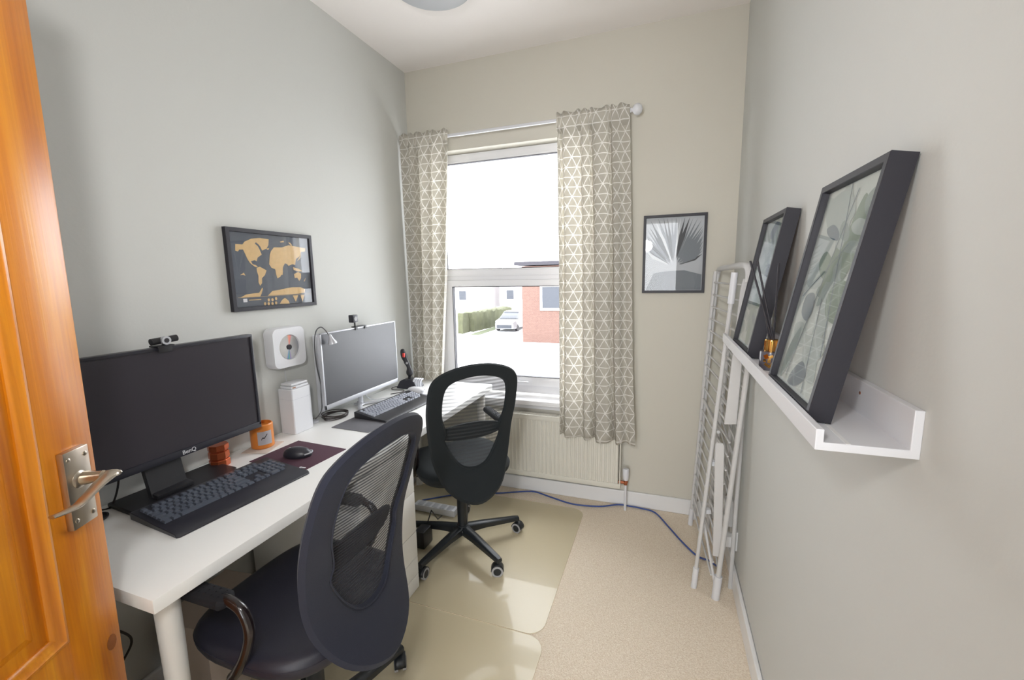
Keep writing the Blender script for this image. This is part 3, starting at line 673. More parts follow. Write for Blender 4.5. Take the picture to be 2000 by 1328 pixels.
# webcam on it
wc = thing('webcam', 'black clip-on webcam with silver ring on the near monitor', 'webcam', (.13, -1.70, MZ1), group='webcams')
b = MB(); b.box((.108, -1.722, 1.2235), (.150, -1.672, 1.229), bev=.002); b.box((.145, -1.72, 1.208), (.1495, -1.68, 1.228), bev=.001); b.cyl((.128, -1.69, 1.229), (.128, -1.69, 1.234), .006); obj('clip', b, m_black, wc)
b = MB(); b.tube([(.130, -1.728, 1.2415), (.130, -1.652, 1.2455)], .0105, 14); obj('camera_body', b, m_black, wc)
b = MB(); b.tube([(.136, -1.692, 1.243), (.147, -1.692, 1.243)], .0135, 20); obj('lens_ring', b, m_silver, wc); b = MB(); b.tube([(.144, -1.692, 1.243), (.1478, -1.692, 1.243)], .0075, 18); obj('lens', b, m_ink, wc)
tag(obj('cable', MB().tube(catmull([(.07, -1.80, 1.0), (.05, -1.815, .86), (.05, -1.83, .79), (.045, -1.85, .745), (.03, -1.87, .7415)], 6), .003, 8), m_black), 'black cable dropping behind the near monitor to the desk', 'cable')
# keyboard, near
def keyboard(name, label, cx, cy, rz, L_, D_, layout, caps, body, z0, tilt, wrist, group):
    k = thing(name, label, 'keyboard', (cx, cy, z0), rz, group)
    # local: x across (towards the sitter = +x), y along the board
    b = MB(); prof = [(-D_ / 2, .0), (-D_ / 2, .018 + tilt), (-D_ / 2 + .015, .020 + tilt), (D_ / 2 - wrist, .013), (D_ / 2 - .012, .010), (D_ / 2, .004), (D_ / 2, .0)]
    n = len(prof); vs = []; 
    for y, ins in ((-L_ / 2, .006), (-L_ / 2 + .006, 0), (L_ / 2 - .006, 0), (L_ / 2, .006)): vs += [(max(-D_ / 2 + ins, min(D_ / 2 - ins, x)), y, z) for x, z in prof]
    fs = [tuple(range(n))[::-1], tuple(3 * n + i for i in range(n))] + [(r * n + i, r * n + (i + 1) % n, (r + 1) * n + (i + 1) % n, (r + 1) * n + i) for r in range(3) for i in range(n)]
    b.add(vs, fs); obj('base', b, body, k, world=False, bev=.0015)
    x0 = -D_ / 2 + .022; x1 = D_ / 2 - wrist - .004; p = (x1 - x0) / 6; meshes = {}
    u = (L_ - .03) / layout['units']; slope = (.0075 + tilt) / (D_ - wrist - .015)
    for r, row in enumerate(layout['rows']):
        y = -L_ / 2 + .015; x = x0 + p * (r + .5)
        for w in row:
            if w < 0: y += -w * u; continue
            if w not in meshes:
                m = MB(); hw, hd = w * u / 2 - .0018, p / 2 - .0018
                rows = [[(sx * hd * q, sy * (hw - (1 - q) * hd * .9), z) for sx, sy in ((-1, -1), (1, -1), (1, 1), (-1, 1))] for q, z in ((1, 0), (1, .002), (.78, .0075))]
                m.grid(rows, True); m.f.append((8, 9, 10, 11)); m.mi.append(0)
                o = obj('key', m, caps, k, world=False, smooth=False); meshes[w] = o; first = True
            else: o = copy_part(meshes[w], k)
            o.location = (x, y + w * u / 2, .0185 + tilt - slope * (x + D_ / 2 - .015)); y += w * u
    return k
LAY = {'units': 22.2, 'rows': [[1, -.6, 1, 1, 1, 1, -.3, 1, 1, 1, 1, -.3, 1, 1, 1, -.3, 1, 1, 1, -.3, 1, 1, 1],
    [1] * 13 + [2, -.2, 1, 1, 1, -.2, 1, 1, 1, 1], [1.5] + [1] * 12 + [1.5, -.2, 1, 1, 1, -.2, 1, 1, 1, 1], [1.75] + [1] * 11 + [2.25, -3.4, 1, 1, 1, 1], [2.25] + [1] * 10 + [2.75, -1.2, 1, -1.2, 1, 1, 1, 1],
    [1.25, 1.25, 6.25, 1.25, 1.25, 1.25, 1.25, 1.25, -.2, 1, 1, 1, -.2, 2, 1]]}
kb = keyboard('keyboard', 'black keyboard with palm rest before the near monitor', .315, -1.672, math.radians(-5.5), .425, .243, LAY, m_key, m_black2, DTOP, .002, .085, 'keyboards')
keyboard('keyboard', 'mechanical keyboard with pale keys on the grey desk mat', .312, -.720, math.radians(-3.5), .435, .205, LAY, m_keyl, m_black, DTOP + .0035, .012, .085, 'keyboards')
m = MB(); m.rbox((.291, -1.362, DTOP + .0012), (.265, .225, .0022), (0, 0, math.radians(-3)), bev=.0005)
mp_ = thing('mouse_mat', 'dark plum cloth mouse mat beside the near keyboard', 'mouse mat', (.29, -1.362, DTOP)); obj('cloth_pad', m, m_padd, mp_)
b = MB(); b.rbox((.397, -1.447, DTOP + .0025), (.020, .007, .0004), (0, 0, .12)); b.rbox((.386, -1.449, DTOP + .0025), (.008, .012, .0004), (0, 0, .5)); obj('white_emblem', b, m_inkw, mp_)
def mouse(label, c, rz, m_, s=1):
    t = thing('computer_mouse', label, 'mouse', c, rz, 'computer mice'); rows = []
    for q, z in ((.9, 0), (1, .006), (1, .013), (.93, .022), (.78, .030), (.5, .036), (.2, .038), (.02, .0385)):
        rows.append([(.052 * s * q * math.cos(a) * (1 if math.cos(a) > 0 else 1.05), .031 * s * q * math.sin(a), z * s - .004 * q * math.cos(a) * (z > .02)) for a in [2 * PI * j / 28 for j in range(28)]])
    b = MB(); b.grid(rows, True); b.f.append(tuple(range(28))); b.mi.append(0); b.f.append(tuple(7 * 28 + j for j in range(28))); b.mi.append(0); obj('shell', b, m_, t, world=False)
    b = MB(); b.tube([(.0535 * s * math.cos(a), .0318 * s * math.sin(a), .011 + .006 * math.cos(a)) for a in [-.9 + .18 * j for j in range(12)]], .0028, 6); obj('side_trim', b, m_silver, t, world=False)
    b = MB(); b.tube([(-.028 * s, -.003, .031 * s), (-.028 * s, .003, .031 * s)], .008 * s, 14); obj('scroll_wheel', b, m_tread, t, world=False); return t
mouse('black computer mouse on the plum mat', (.300, -1.375, DTOP + .0026), math.radians(25), m_black2)
mouse('white computer mouse at the far end of the keyboard', (.245, -.435, DTOP + .0036), math.radians(20), m_white)
m = MB(); m.rbox((.300, -.755, DTOP + .0014), (.215, .63, .0025), (0, 0, math.radians(-2)), bev=.0006); tag(obj('desk_mat', m, m_padg), 'long grey desk mat under the far keyboard', 'desk mat')
tag(obj('trinket_dish', MB().lathe([(.024, DTOP), (.028, DTOP + .004), (.029, DTOP + .009), (.026, DTOP + .009), (.022, DTOP + .004), (.001, DTOP + .004)], (.082, -1.905, 0)), m_black), 'small round black dish by the door edge on the desk', 'dish')
# candle, copper tin
cd = thing('candle_jar', 'orange candle jar with a white label behind the near monitor', 'candle', (.074, -1.338, DTOP + .004))
obj('jar', MB().lathe([(.040, DTOP + .004), (.043, DTOP + .008), (.043, DTOP + .100), (.040, DTOP + .104), (.038, DTOP + .104), (.038, DTOP + .092), (.001, DTOP + .090)], (.074, -1.338, 0), 32), m_orange, cd)
b = MB(); rows = [[(.074 + .0437 * math.cos(a), -1.338 + .0437 * math.sin(a), z) for a in [math.radians(-62 + 9 * j) for j in range(9)]] for z in (DTOP + .022, DTOP + .078)]
b.grid(rows); b.grid([[(x * 1, y, z) for x, y, z in r][::-1] for r in rows]); obj('paper_label', b, m_label, cd)
b = MB(); a0 = math.radians(-28); rows = []
for a, z in ((-45, .044), (-38, .052), (-30, .050), (-22, .058), (-14, .066)):
    a = math.radians(a); rows.append([(.074 + .0443 * math.cos(a), -1.338 + .0443 * math.sin(a), DTOP + z - .0025), (.074 + .0443 * math.cos(a), -1.338 + .0443 * math.sin(a), DTOP + z + .0025)])
b.grid(rows); obj('label_script', b, m_ink, cd)
obj('wick', MB().cyl((.074, -1.338, DTOP + .09), (.074, -1.338, DTOP + .1), .001, 6), m_ink, cd)
tag(obj('coaster', MB().rbox((.082, -1.345, DTOP + .002), (.105, .125, .0035), (0, 0, .3), bev=.001), m_card), 'thin square coaster under the orange candle jar', 'coaster')
b = MB()
for i, (z0, z1, r) in enumerate(((0, .026, .034), (.026, .031, .029), (.031, .057, .034), (.057, .062, .029), (.062, .084, .034))): b.lathe([(r - .002, DTOP + z0), (r, DTOP + z0 + .002), (r, DTOP + z1 - .002), (r - .002, DTOP + z1)], (.072, -1.522, 0), 8)
tag(obj('copper_holder', b, m_copper, smooth=False), 'tiered copper-coloured tealight holder behind the near monitor', 'candle holder')
# white tower and box
tw = thing('speaker_tower', 'tall white box-shaped unit below the wall disc player', 'speaker', (.05, -1.13, DTOP))
pol = [(.015, -1.19), (.091, -1.19), (.094, -1.187), (.094, -1.105), (.092, -1.090), (.086, -1.078), (.076, -1.070), (.06, -1.066), (.015, -1.066)]
b = MB(); b.prism(pol, lambda u, v, w: (u, v, DTOP + w), .205); obj('body', b, m_white, tw, bev=.003)
b = MB(); b.prism([(x - .0015 if x < .05 else x + .0006, y) for x, y in pol], lambda u, v, w: (u, v, DTOP + .158 + w), .0012); obj('seam_line', b, m_silver, tw)
b = MB(); b.cyl((.052, -1.066, .90), (.052, -1.0645, .90), .005); obj('side_button', b, m_black, tw)
tb = thing('set_top_box', 'small flat white box lying on top of the tall white unit', 'box', (.05, -1.14, DTOP + .205))
obj('case', MB().box((.018, -1.180, DTOP + .2055), (.086, -1.085, DTOP + .2165), bev=.003).box((.020, -1.178, DTOP + .2185), (.084, -1.087, DTOP + .229), bev=.003), m_white, tb)
obj('port_slot', MB().box((.083, -1.176, DTOP + .2085), (.0865, -1.158, DTOP + .2135)), m_mdf, tb)
# wall disc player
cp = thing('wall_disc_player', 'square white wall-mounted disc player with a shiny disc', 'disc player', (.0, -1.135, 1.04))
b = MB(); pc = rrect(.176, .180, .028, 6, sub=.006)
b.grid([[(.001, -1.140 + u * .94, 1.129 + v * .94) for u, v in pc], [(.006, -1.140 + u, 1.129 + v) for u, v in pc], [(.050, -1.140 + u, 1.129 + v) for u, v in pc], [(.056, -1.140 + u * .97, 1.129 + v * .97) for u, v in pc]], True)
m_ = len(pc)
# front with a round recess
circ = [(.058 * math.cos(2 * PI * (k + .5) / m_ ), .058 * math.sin(2 * PI * (k + .5) / m_)) for k in range(m_)]
fr = [(.056, -1.140 + u * .97, 1.129 + v * .97) for u, v in pc]
def near(c): return c
ang0 = [math.atan2(v, u) for u, v in pc]; circ = [(.0565 * math.cos(a), .0565 * math.sin(a)) for a in ang0]
b.grid([fr, [(.056, -1.140 + u, 1.129 + v) for u, v in circ], [(.046, -1.140 + u * .96, 1.129 + v * .96) for u, v in circ]], True)
b.f.append(tuple(len(b.v) - m_ + k for k in range(m_))); b.mi.append(0); b.f.append(tuple(range(m_))[::-1]); b.mi.append(0)
obj('casing', b, m_white, cp)
def m_disc():
    m = mat('disc_foil', (225, 228, 232), 0.18, 1.0); N, L, p, out = nodes(m)
    tc = N.new('ShaderNodeTexCoord'); sp = N.new('ShaderNodeSeparateXYZ'); L.new(tc.outputs['Object'], sp.inputs[0])
    at = N.new('ShaderNodeMath'); at.operation = 'ARCTAN2'; L.new(sp.outputs[2], at.inputs[0]); L.new(sp.outputs[1], at.inputs[1])
    mr = N.new('ShaderNodeMapRange'); mr.inputs[1].default_value = -PI; mr.inputs[2].default_value = PI; L.new(at.outputs[0], mr.inputs[0])
    r = N.new('ShaderNodeValToRGB'); e = r.color_ramp.elements; e[0].position = 0; e[0].color = srgb(226, 228, 232); e[1].position = 1; e[1].color = srgb(226, 228, 232)
    for pos, c in ((.19, (206, 208, 212)), (.215, (120, 150, 220)), (.235, (110, 205, 150)), (.255, (160, 130, 200)), (.28, (186, 188, 194)), (.52, (176, 178, 184)), (.69, (196, 196, 200)), (.715, (244, 150, 150)), (.745, (250, 176, 150)), (.77, (206, 206, 210))): x = e.new(pos); x.color = srgb(*c)  # rainbow sheen painted into the base colour as angular sectors
    L.new(mr.outputs[0], r.inputs[0]); L.new(r.outputs[0], p.inputs['Base Color']); return m
dsc = thing('compact_disc', 'silver compact disc in the wall player with painted rainbow sheen', 'disc', (.051, -1.140, 1.129))
b = MB(); b.tube([(.049, -1.140, 1.129), (.0505, -1.140, 1.129)], .0535, 48); obj('disc', b, m_disc(), dsc)
b = MB(); b.tube([(.046, -1.140, 1.129), (.0545, -1.140, 1.129)], .0115, 24); obj('hub_clamp', b, m_ink, cp)
obj('power_cord', MB().cyl((.004, -1.135, 1.04), (.004, -1.13, .955), .0012, 6), m_white, cp)
# gooseneck lamp
gl = thing('gooseneck_lamp', 'thin silver gooseneck lamp bent over the far monitor edge', 'lamp', (.045, -1.01, DTOP))
obj('lamp_base', MB().lathe([(.020, DTOP), (.021, DTOP + .006), (.018, DTOP + .01), (.006, DTOP + .014)], (.046, -1.030, 0)), m_silver, gl)
GN = [(0.05, -0.983, 0.787), (0.05, -0.975, 0.879), (0.05, -0.975, 0.928), (0.055, -0.995, 1.015), (0.065, -1.008, 1.118), (0.08, -1.007, 1.182), (0.1, -0.997, 1.203), (0.118, -0.991, 1.191), (0.137, -0.994, 1.174), (0.148, -0.989, 1.157), (0.152, -0.985, 1.13)]
obj('gooseneck', MB().tube(catmull([(.046, -1.030, DTOP + .010)] + GN[:-1], 6), .0027, 10), m_steel, gl)
h0, h1 = Vector(GN[-2]), Vector(GN[-1]); hdv = (h1 - h0).normalized()
obj('lamp_head', MB().tube([h0 - hdv * .012, h0, h0 + hdv * .012, h0 + hdv * .026, h0 + hdv * .034], [.005, .008, .012, .020, .021], 18), m_silver, gl)
tag(obj('cable_trunking', MB().box((.002, -.955, DTOP + .001), (.016, -.925, 1.155), bev=.003), m_white), 'upright white strip on the wall behind the far monitor edge', 'trunking')
# cable coil
b = MB()
for i in range(5):
    rx, ry, ph = .052 + .004 * (i % 3), .064 - .004 * (i % 2), i
    b.tube([(.085 + rx * math.cos(a) + .003 * math.sin(2 * a + ph), -.930 + ry * math.sin(a) + .003 * math.cos(3 * a + ph), DTOP + .0035 + .0042 * i + .003 * math.sin(a + ph)) for a in [2 * PI * k / 40 for k in range(40)]], .0026, 7, closed=True)
tag(obj('cable_coil', b, m_cord), 'loose coil of black cable on the desk beside the grey mat', 'cable')
# far monitor
m2 = thing('monitor', 'slim silver-framed monitor with a grey screen near the window', 'monitor', (.12, -.73, DTOP), group='computer monitors')
X2, Y0, Y1, Z0, Z1 = .122, -1.030, -.432, .806, 1.176
b = MB(); b.box((X2 - .018, Y0, Z0), (X2 - .004, Y1, Z1), bev=.002)
b.box((X2 - .006, Y0, Z0), (X2, Y1, Z0 + .022), bev=.001); b.box((X2 - .006, Y0, Z1 - .006), (X2, Y1, Z1), bev=.001); b.box((X2 - .006, Y0, Z0), (X2, Y0 + .009, Z1), bev=.001); b.box((X2 - .006, Y1 - .006, Z0), (X2, Y1, Z1), bev=.001); b.box((X2 - .045, -.88, .83), (X2 - .016, -.58, 1.02), bev=.01)
obj('housing', b, m_silver, m2); obj('screen', MB().box((X2 - .006, Y0 + .009, Z0 + .022), (X2 - .0015, Y1 - .006, Z1 - .006)), m_screen2, m2, smooth=False)
b = MB(); b.tube([(X2 - .028, -.73, .95), (X2 - .045, -.73, .86), (X2 - .040, -.73, .756)], .017, 12, flat=.5, up=(0, 1, 0)); obj('stand_neck', b, m_silver, m2)
b = MB(); b.tube(catmull([(.215, -.87, DTOP + .0065), (.09, -.735, DTOP + .0085), (.215, -.60, DTOP + .0065)], 8), .012, 10, flat=.5, up=(1, 0, 0)); b.tube([(.09, -.735, DTOP + .0065), (.045, -.735, DTOP + .0065)], .012, 8, flat=.5, up=(0, 1, 0)); b.v = [(x, y, max(DTOP + .0005, min(z, DTOP + .016))) for x, y, z in b.v]; b.cyl((.078, -.732, DTOP + .002), (.078, -.732, .765), .016); obj('stand_base', b, m_silver, m2)
wc2 = thing('webcam', 'small square webcam on a clip above the silver monitor', 'webcam', (.11, -.76, Z1), group='webcams')
b = MB(); b.box((.098, -.785, Z1 + .0005), (.126, -.70, Z1 + .006), bev=.002); b.box((.1225, -.785, Z1 - .012), (.127, -.77, Z1 + .005)); b.box((.1225, -.712, Z1 - .012), (.127, -.70, Z1 + .005)); b.cyl((.112, -.772, Z1 + .004), (.112, -.772, Z1 + .028), .004); obj('clip', b, m_black, wc2)
obj('camera_body', MB().box((.092, -.794, Z1 + .026), (.122, -.756, Z1 + .066), bev=.004), m_black2, wc2); obj('lens', MB().cyl((.121, -.775, Z1 + .046), (.1235, -.775, Z1 + .046), .011), m_tread, wc2)
tag(obj('cable', MB().tube(catmull([(.08, -.70, .80), (.10, -.66, .755), (.16, -.60, .752), (.20, -.58, .757), (.235, -.61, .757)], 6), .0022, 8), m_silver), 'thin grey cable looping over the silver monitor stand', 'cable')
# flight stick
fs_ = thing('flight_stick', 'black flight joystick with silver levers by the left curtain', 'joystick', (.12, -.31, DTOP))
b = MB(); q = [[(.125 + sx * a, -.31 + sy * c, DTOP + z) for sx, sy in ((-1, -1), (1, -1), (1, 1), (-1, 1))] for a, c, z in ((.068, .055, 0), (.066, .053, .01), (.050, .042, .045), (.03, .03, .055))]; b.grid(q, True); b.f.append((12, 13, 14, 15)); b.mi.append(0); b.f.append((3, 2, 1, 0)); b.mi.append(0)
obj('base', b, m_black2, fs_, bev=.004)
obj('grip', MB().tube(catmull([(.120, -.31, DTOP + .05), (.122, -.31, DTOP + .075), (.128, -.315, DTOP + .11), (.120, -.315, DTOP + .14), (.105, -.315, DTOP + .17), (.093, -.315, DTOP + .20), (.085, -.315, DTOP + .228), (.088, -.315, DTOP + .243)], 5), [.009] * 5 + [.012, .017, .021, .022, .022, .020, .018, .0155, .014, .0135, .014, .015, .016, .017, .017, .016, .0165, .018, .019, .020, .020, .0195, .019, .018, .017, .016, .015, .014, .012, .010, .008], 12), m_black, fs_)
obj('trigger', MB().box((.094, -.336, DTOP + .195), (.108, -.325, DTOP + .222), bev=.003), m_red, fs_); obj('thumb_button', MB().lathe([(.007, 0), (.008, .004), (.004, .008)], (.118, -.325, DTOP + .158), 12, 0, Euler((PI / 2, 0, 0)).to_matrix()), m_tread, fs_)
for k in range(4): obj('lever', MB().tube(catmull([(.168 + .016 * k, -.335, DTOP + .004), (.170 + .016 * k, -.345, DTOP + .035), (.172 + .016 * k, -.335, DTOP + .058), (.172 + .016 * k, -.315, DTOP + .060)], 5), .0062, 10), m_silver, fs_)
tag(obj('cable', MB().tube(catmull([(.06, -.325, DTOP + .006), (.03, -.36, DTOP + .004), (.06, -.41, DTOP + .004), (.13, -.40, DTOP + .004), (.15, -.44, DTOP + .004), (.11, -.50, DTOP + .004)], 6), .0025, 8), m_cord), 'dark joystick cable curling on the desk behind the keyboard', 'cable')

# ------------------------------------------------------------------ under the desk
tag(obj('hanging_lead', MB().tube(catmull([(.30, -2.05, .706), (.16, -1.99, .56), (.10, -1.93, .42), (.06, -1.86, .30), (.04, -1.89, .22), (.03, -1.95, .12), (.03, -2.0, .006)], 8), .0035, 8), m_cord), 'dark cord hanging below the near corner of the desk', 'cord')
ps = thing('power_strip', 'white power strip on the mat under the far chair', 'power strip', (.35, -.44, .004))
obj('body', MB().box((.21, -.475, .0045), (.49, -.415, .045), bev=.006), m_white, ps)
for k in range(5): obj('outlet', MB().box((.235 + k * .05, -.470, .0445), (.270 + k * .05, -.425, .047), bev=.001), m_silver, ps)
tag(obj('power_adapter', MB().box((.42, -.80, .0045), (.48, -.71, .10), bev=.008).tube([(.45, -.72, .09), (.46, -.68, .16), (.45, -.60, .06), (.42, -.5, .02)], .0035, 8), m_black), 'black power adapter standing beside the drawer unit', 'adapter')
bx = thing('carton', 'pale box with an orange stripe under the near desk', 'box', (.16, -1.66, 0))
obj('box_body', MB().rbox((.17, -1.66, .16), (.20, .26, .32), (0, 0, .1), bev=.004), m_card, bx)
obj('flap', MB().rbox((.29, -1.67, .30), (.09, .24, .003), (0, .5, .1)), m_label, bx); obj('orange_label', MB().rbox((.2738, -1.69, .25), (.001, .07, .045), (0, 0, .1)), m_orange, bx)

# ------------------------------------------------------------------ pictures
def framed(name, label, cat_label, P0, U, V, Nn, w, h, fw, depth, artm, frame_m=m_frame, inset=.006, mount=0):
    """P0 lower-left front corner, U along width, V up, Nn out of the picture."""
    P0, U, V, Nn = Vector(P0), Vector(U).normalized(), Vector(V).normalized(), Vector(Nn).normalized()
    at = lambda u, v, n: P0 + U * u + V * v + Nn * n
    t = thing(name, label, cat_label, at(w / 2, 0, -depth / 2))
    m = MB(); rings = []
    for u0, n in ((0, -depth), (0, -.001), (.001, 0), (fw - .001, 0), (fw, -.001), (fw, -inset - .004), (fw, -depth)):
        rings.append([at(u0, u0, n), at(w - u0, u0, n), at(w - u0, h - u0, n), at(u0, h - u0, n)])
    rings.append(rings[0]); m.grid(rings, True); obj('frame', m, frame_m, t, smooth=False)
    m = MB(); a = fw - .001; q = [at(a, a, -inset - .006), at(w - a, a, -inset - .006), at(w - a, h - a, -inset - .006), at(a, h - a, -inset - .006)]; q2 = [p - Nn * .002 for p in q]; m.add(q + q2, [(0, 1, 2, 3), (7, 6, 5, 4), (0, 4, 5, 1), (1, 5, 6, 2), (2, 6, 7, 3), (3, 7, 4, 0)]); art = obj('print', m, artm, t, smooth=False)
    m = MB(); q = [at(a, a, -inset), at(w - a, a, -inset), at(w - a, h - a, -inset), at(a, h - a, -inset)]; q2 = [p - Nn * .0015 for p in q]; m.add(q + q2, [(0, 1, 2, 3), (7, 6, 5, 4), (0, 4, 5, 1), (1, 5, 6, 2), (2, 6, 7, 3), (3, 7, 4, 0)]); obj('glass', m, m_pglass, t, smooth=False)
    m = MB(); q = [at(a, a, -depth + .003), at(w - a, a, -depth + .003), at(w - a, h - a, -depth + .003), at(a, h - a, -depth + .003)]; q2 = [p - Nn * .002 for p in q]; m.add(q + q2, [(0, 1, 2, 3), (7, 6, 5, 4), (0, 4, 5, 1), (1, 5, 6, 2), (2, 6, 7, 3), (3, 7, 4, 0)]); obj('backing_board', m, m_mdf, t, smooth=False)
    return t, (lambda u, v: at(u, v, -inset - .0056)), art
def flat_shapes(polys, at, mats_, parent, name, side=1):
    m = MB(); 
    for i, (pl_, mi) in enumerate(polys):
        n = len(pl_); lift = .00003 * (i % 40)
        vs = [at(u, v) for u, v in pl_]; nrm = (at(1, 0) - at(0, 0)).cross(at(0, 1) - at(0, 0)).normalized() * side; m.add([p + nrm * (.0002 + lift) for p in vs], [tuple(range(n))], mi)
    o = obj(name, m, mats_, parent, smooth=False)
    return o
CONT = {
 'na': [[-1.313, 1.572], [-1.282, 1.572], [-1.271, 1.584], [-1.24, 1.598], [-1.201, 1.604], [-1.155, 1.602], [-1.159, 1.577], [-1.17, 1.562], [-1.193, 1.552], [-1.2, 1.568], [-1.208, 1.577], [-1.219, 1.585], [-1.225, 1.579], [-1.212, 1.57], [-1.205, 1.556], [-1.197, 1.535], [-1.218, 1.522], [-1.225, 1.506], [-1.233, 1.511], [-1.251, 1.506], [-1.245, 1.494], [-1.229, 1.49], [-1.221, 1.482], [-1.233, 1.482], [-1.255, 1.497], [-1.266, 1.514], [-1.274, 1.535], [-1.282, 1.552], [-1.298, 1.551], [-1.305, 1.543], [-1.316, 1.546]],
 'sa': [[-1.228, 1.479], [-1.212, 1.484], [-1.181, 1.469], [-1.191, 1.449], [-1.207, 1.436], [-1.209, 1.415], [-1.219, 1.404], [-1.226, 1.418], [-1.223, 1.446], [-1.228, 1.464]],
 'eu': [[-1.157, 1.536], [-1.149, 1.552], [-1.132, 1.569], [-1.09, 1.571], [-1.052, 1.583], [-1.011, 1.579], [-0.955, 1.574], [-0.961, 1.558], [-0.983, 1.557], [-0.994, 1.536], [-1.017, 1.522], [-1.025, 1.495], [-1.041, 1.498], [-1.063, 1.49], [-1.07, 1.498], [-1.082, 1.501], [-1.094, 1.484], [-1.098, 1.465], [-1.112, 1.442], [-1.129, 1.434], [-1.134, 1.452], [-1.136, 1.474], [-1.154, 1.48], [-1.165, 1.496], [-1.161, 1.514]],
 'au': [[-1.036, 1.453], [-1.011, 1.463], [-0.995, 1.455], [-0.997, 1.434], [-1.009, 1.421], [-1.019, 1.436], [-1.034, 1.435]],
 'indo': [[-1.038, 1.485], [-1.005, 1.477], [-0.985, 1.467], [-1.011, 1.465], [-1.036, 1.472]],
 'jp': [[-0.987, 1.543], [-0.98, 1.55], [-0.996, 1.523], [-1.012, 1.512]], 'nz': [[-0.973, 1.431], [-0.968, 1.436], [-0.977, 1.419], [-0.983, 1.419]],
 'mad': [[-1.104, 1.465], [-1.096, 1.468], [-1.1, 1.45], [-1.106, 1.448]], 'isl': [[-1.17, 1.562], [-1.157, 1.564], [-1.16, 1.558], [-1.169, 1.557]],
 'sv': [[-1.098, 1.596], [-1.078, 1.601], [-1.075, 1.595], [-1.095, 1.592]], 'nov': [[-1.053, 1.596], [-1.041, 1.594], [-1.032, 1.583], [-1.04, 1.582]],
 'pac': [[-1.307, 1.449], [-1.289, 1.459], [-1.283, 1.447], [-1.294, 1.45]],
 'an1': [[-1.318, 1.358], [-1.29, 1.37], [-1.259, 1.373], [-1.228, 1.375], [-1.211, 1.396], [-1.208, 1.391], [-1.218, 1.369], [-1.226, 1.358]],
 'an2': [[-1.186, 1.361], [-1.162, 1.38], [-1.123, 1.384], [-1.09, 1.389], [-1.053, 1.393], [-1.006, 1.392], [-0.979, 1.382], [-0.983, 1.365], [-1.023, 1.362], [-1.126, 1.361]],
 'pea': [[-1.13, 1.322], [-1.116, 1.338], [-1.099, 1.347], [-1.081, 1.333], [-1.076, 1.319]], 't1': [[-1.055, 1.355], [-1.023, 1.355], [-1.04, 1.325]], 't2': [[-1.01, 1.354], [-0.986, 1.355], [-1.001, 1.323]]}
t, at, _ = framed('framed_map', 'framed dark world map with gold continents on the left wall', 'picture', (.020, -1.357, 1.303), (0, 1, 0), (0, 0, 1), (1, 0, 0), .433, .333, .016, .019, m_map)
polys = [([(y + 1.357, z - 1.303) for y, z in v], 0) for v in CONT.values()]
for y, z in ((-1.205, 1.327), (-1.187, 1.326), (-1.168, 1.325), (-1.149, 1.327), (-1.185, 1.342), (-1.166, 1.342), (-1.147, 1.346)): polys.append(([(y + 1.357 + .006 * math.cos(a), z - 1.303 + .007 * math.sin(a)) for a in [k * PI / 5 for k in range(10)]], 0))
polys.append(([(.052, .036), (.070, .036), (.070, .050), (.052, .050)], 1)); polys.append(([(.078, .042), (.135, .042), (.135, .045), (.078, .045)], 0)); polys.append(([(.03, .0555), (.41, .0555), (.41, .0565), (.03, .0565)], 0))
flat_shapes(polys, at, [m_land, m_inkw], t, 'gold_landmass')
# back-wall palm print
t, at, _ = framed('framed_palm_print', 'framed grey palm leaf picture on the window wall', 'picture', (1.507, -.020, 1.318), (1, 0, 0), (0, 0, 1), (0, -1, 0), .327, .428, .014, .019, m_palmbg)
rnd = random.Random(4); polys = []
for k in range(30):
    a = math.radians(20 + k * 4.6); r0 = .03 + .03 * rnd.random(); r1 = .19 + .09 * math.sin((k / 29) * PI) + .03 * rnd.random(); wd = .005 + .006 * rnd.random()
    c = (.165, .145); d = (math.cos(a), math.sin(a)); n = (-d[1], d[0]); mi = (0, 0, 1, 2, 1)[rnd.randrange(5)]
    pts = [(c[0] + d[0] * r * 1 + n[0] * s, c[1] + d[1] * r + n[1] * s) for r, s in ((r0, -.002), ((r0 + r1) / 2, -wd), (r1, 0), ((r0 + r1) / 2, wd), (r0, .002))]
    polys.append(([(min(.31, max(.017, u)), min(.411, max(.017, v))) for u, v in pts], mi))
polys.append(([(.02, .017), (.31, .017), (.31, .10), (.22, .125), (.12, .12), (.06, .11)], 1))
flat_shapes(polys, at, [m_palm, m_palm2, m_palm3], t, 'palm_leaf')
# picture ledge on the right wall
LY0, LY1 = -1.858, -.74
lg = thing('picture_ledge', 'white picture ledge fixed to the right wall', 'shelf', (W - .06, -1.3, 1.157))
lm = MB(); pr = [(0, 1.157), (.127, 1.157), (.127, 1.190), (.116, 1.190), (.116, 1.170), (.012, 1.170), (.012, 1.229), (0, 1.229)]
lm.prism([(W - a, z) for a, z in pr], lambda u, v, w: (u, LY0 + w, v), LY1 - LY0); obj('ledge', lm, m_white, lg, smooth=False, bev=.0012)
obj('ledge_groove', MB().box((W - .088, LY0 + .001, 1.1699), (W - .082, LY1, 1.1705)), m_trim, lg)
obj('fixing_screw', MB().tube([(W - .0125, -1.68, 1.207), (W - .0112, -1.68, 1.207)], .003, 10), m_copperp, lg)
def leaning(label, ynear, width, height, foot_back, top_back, zb):
    # foot_back / top_back: x of the rear face at the bottom and at the top
    V = Vector((top_back[0] - foot_back, 0, top_back[1] - zb)).normalized(); Nn = Vector((-V.z, 0, V.x)); dep = .036
    P0 = Vector((foot_back, ynear, zb)) + Nn * dep
    return framed('leaning_frame', label, 'picture', P0, (0, 1, 0), V, Nn, width, height, .014, dep, m_print, inset=.008)
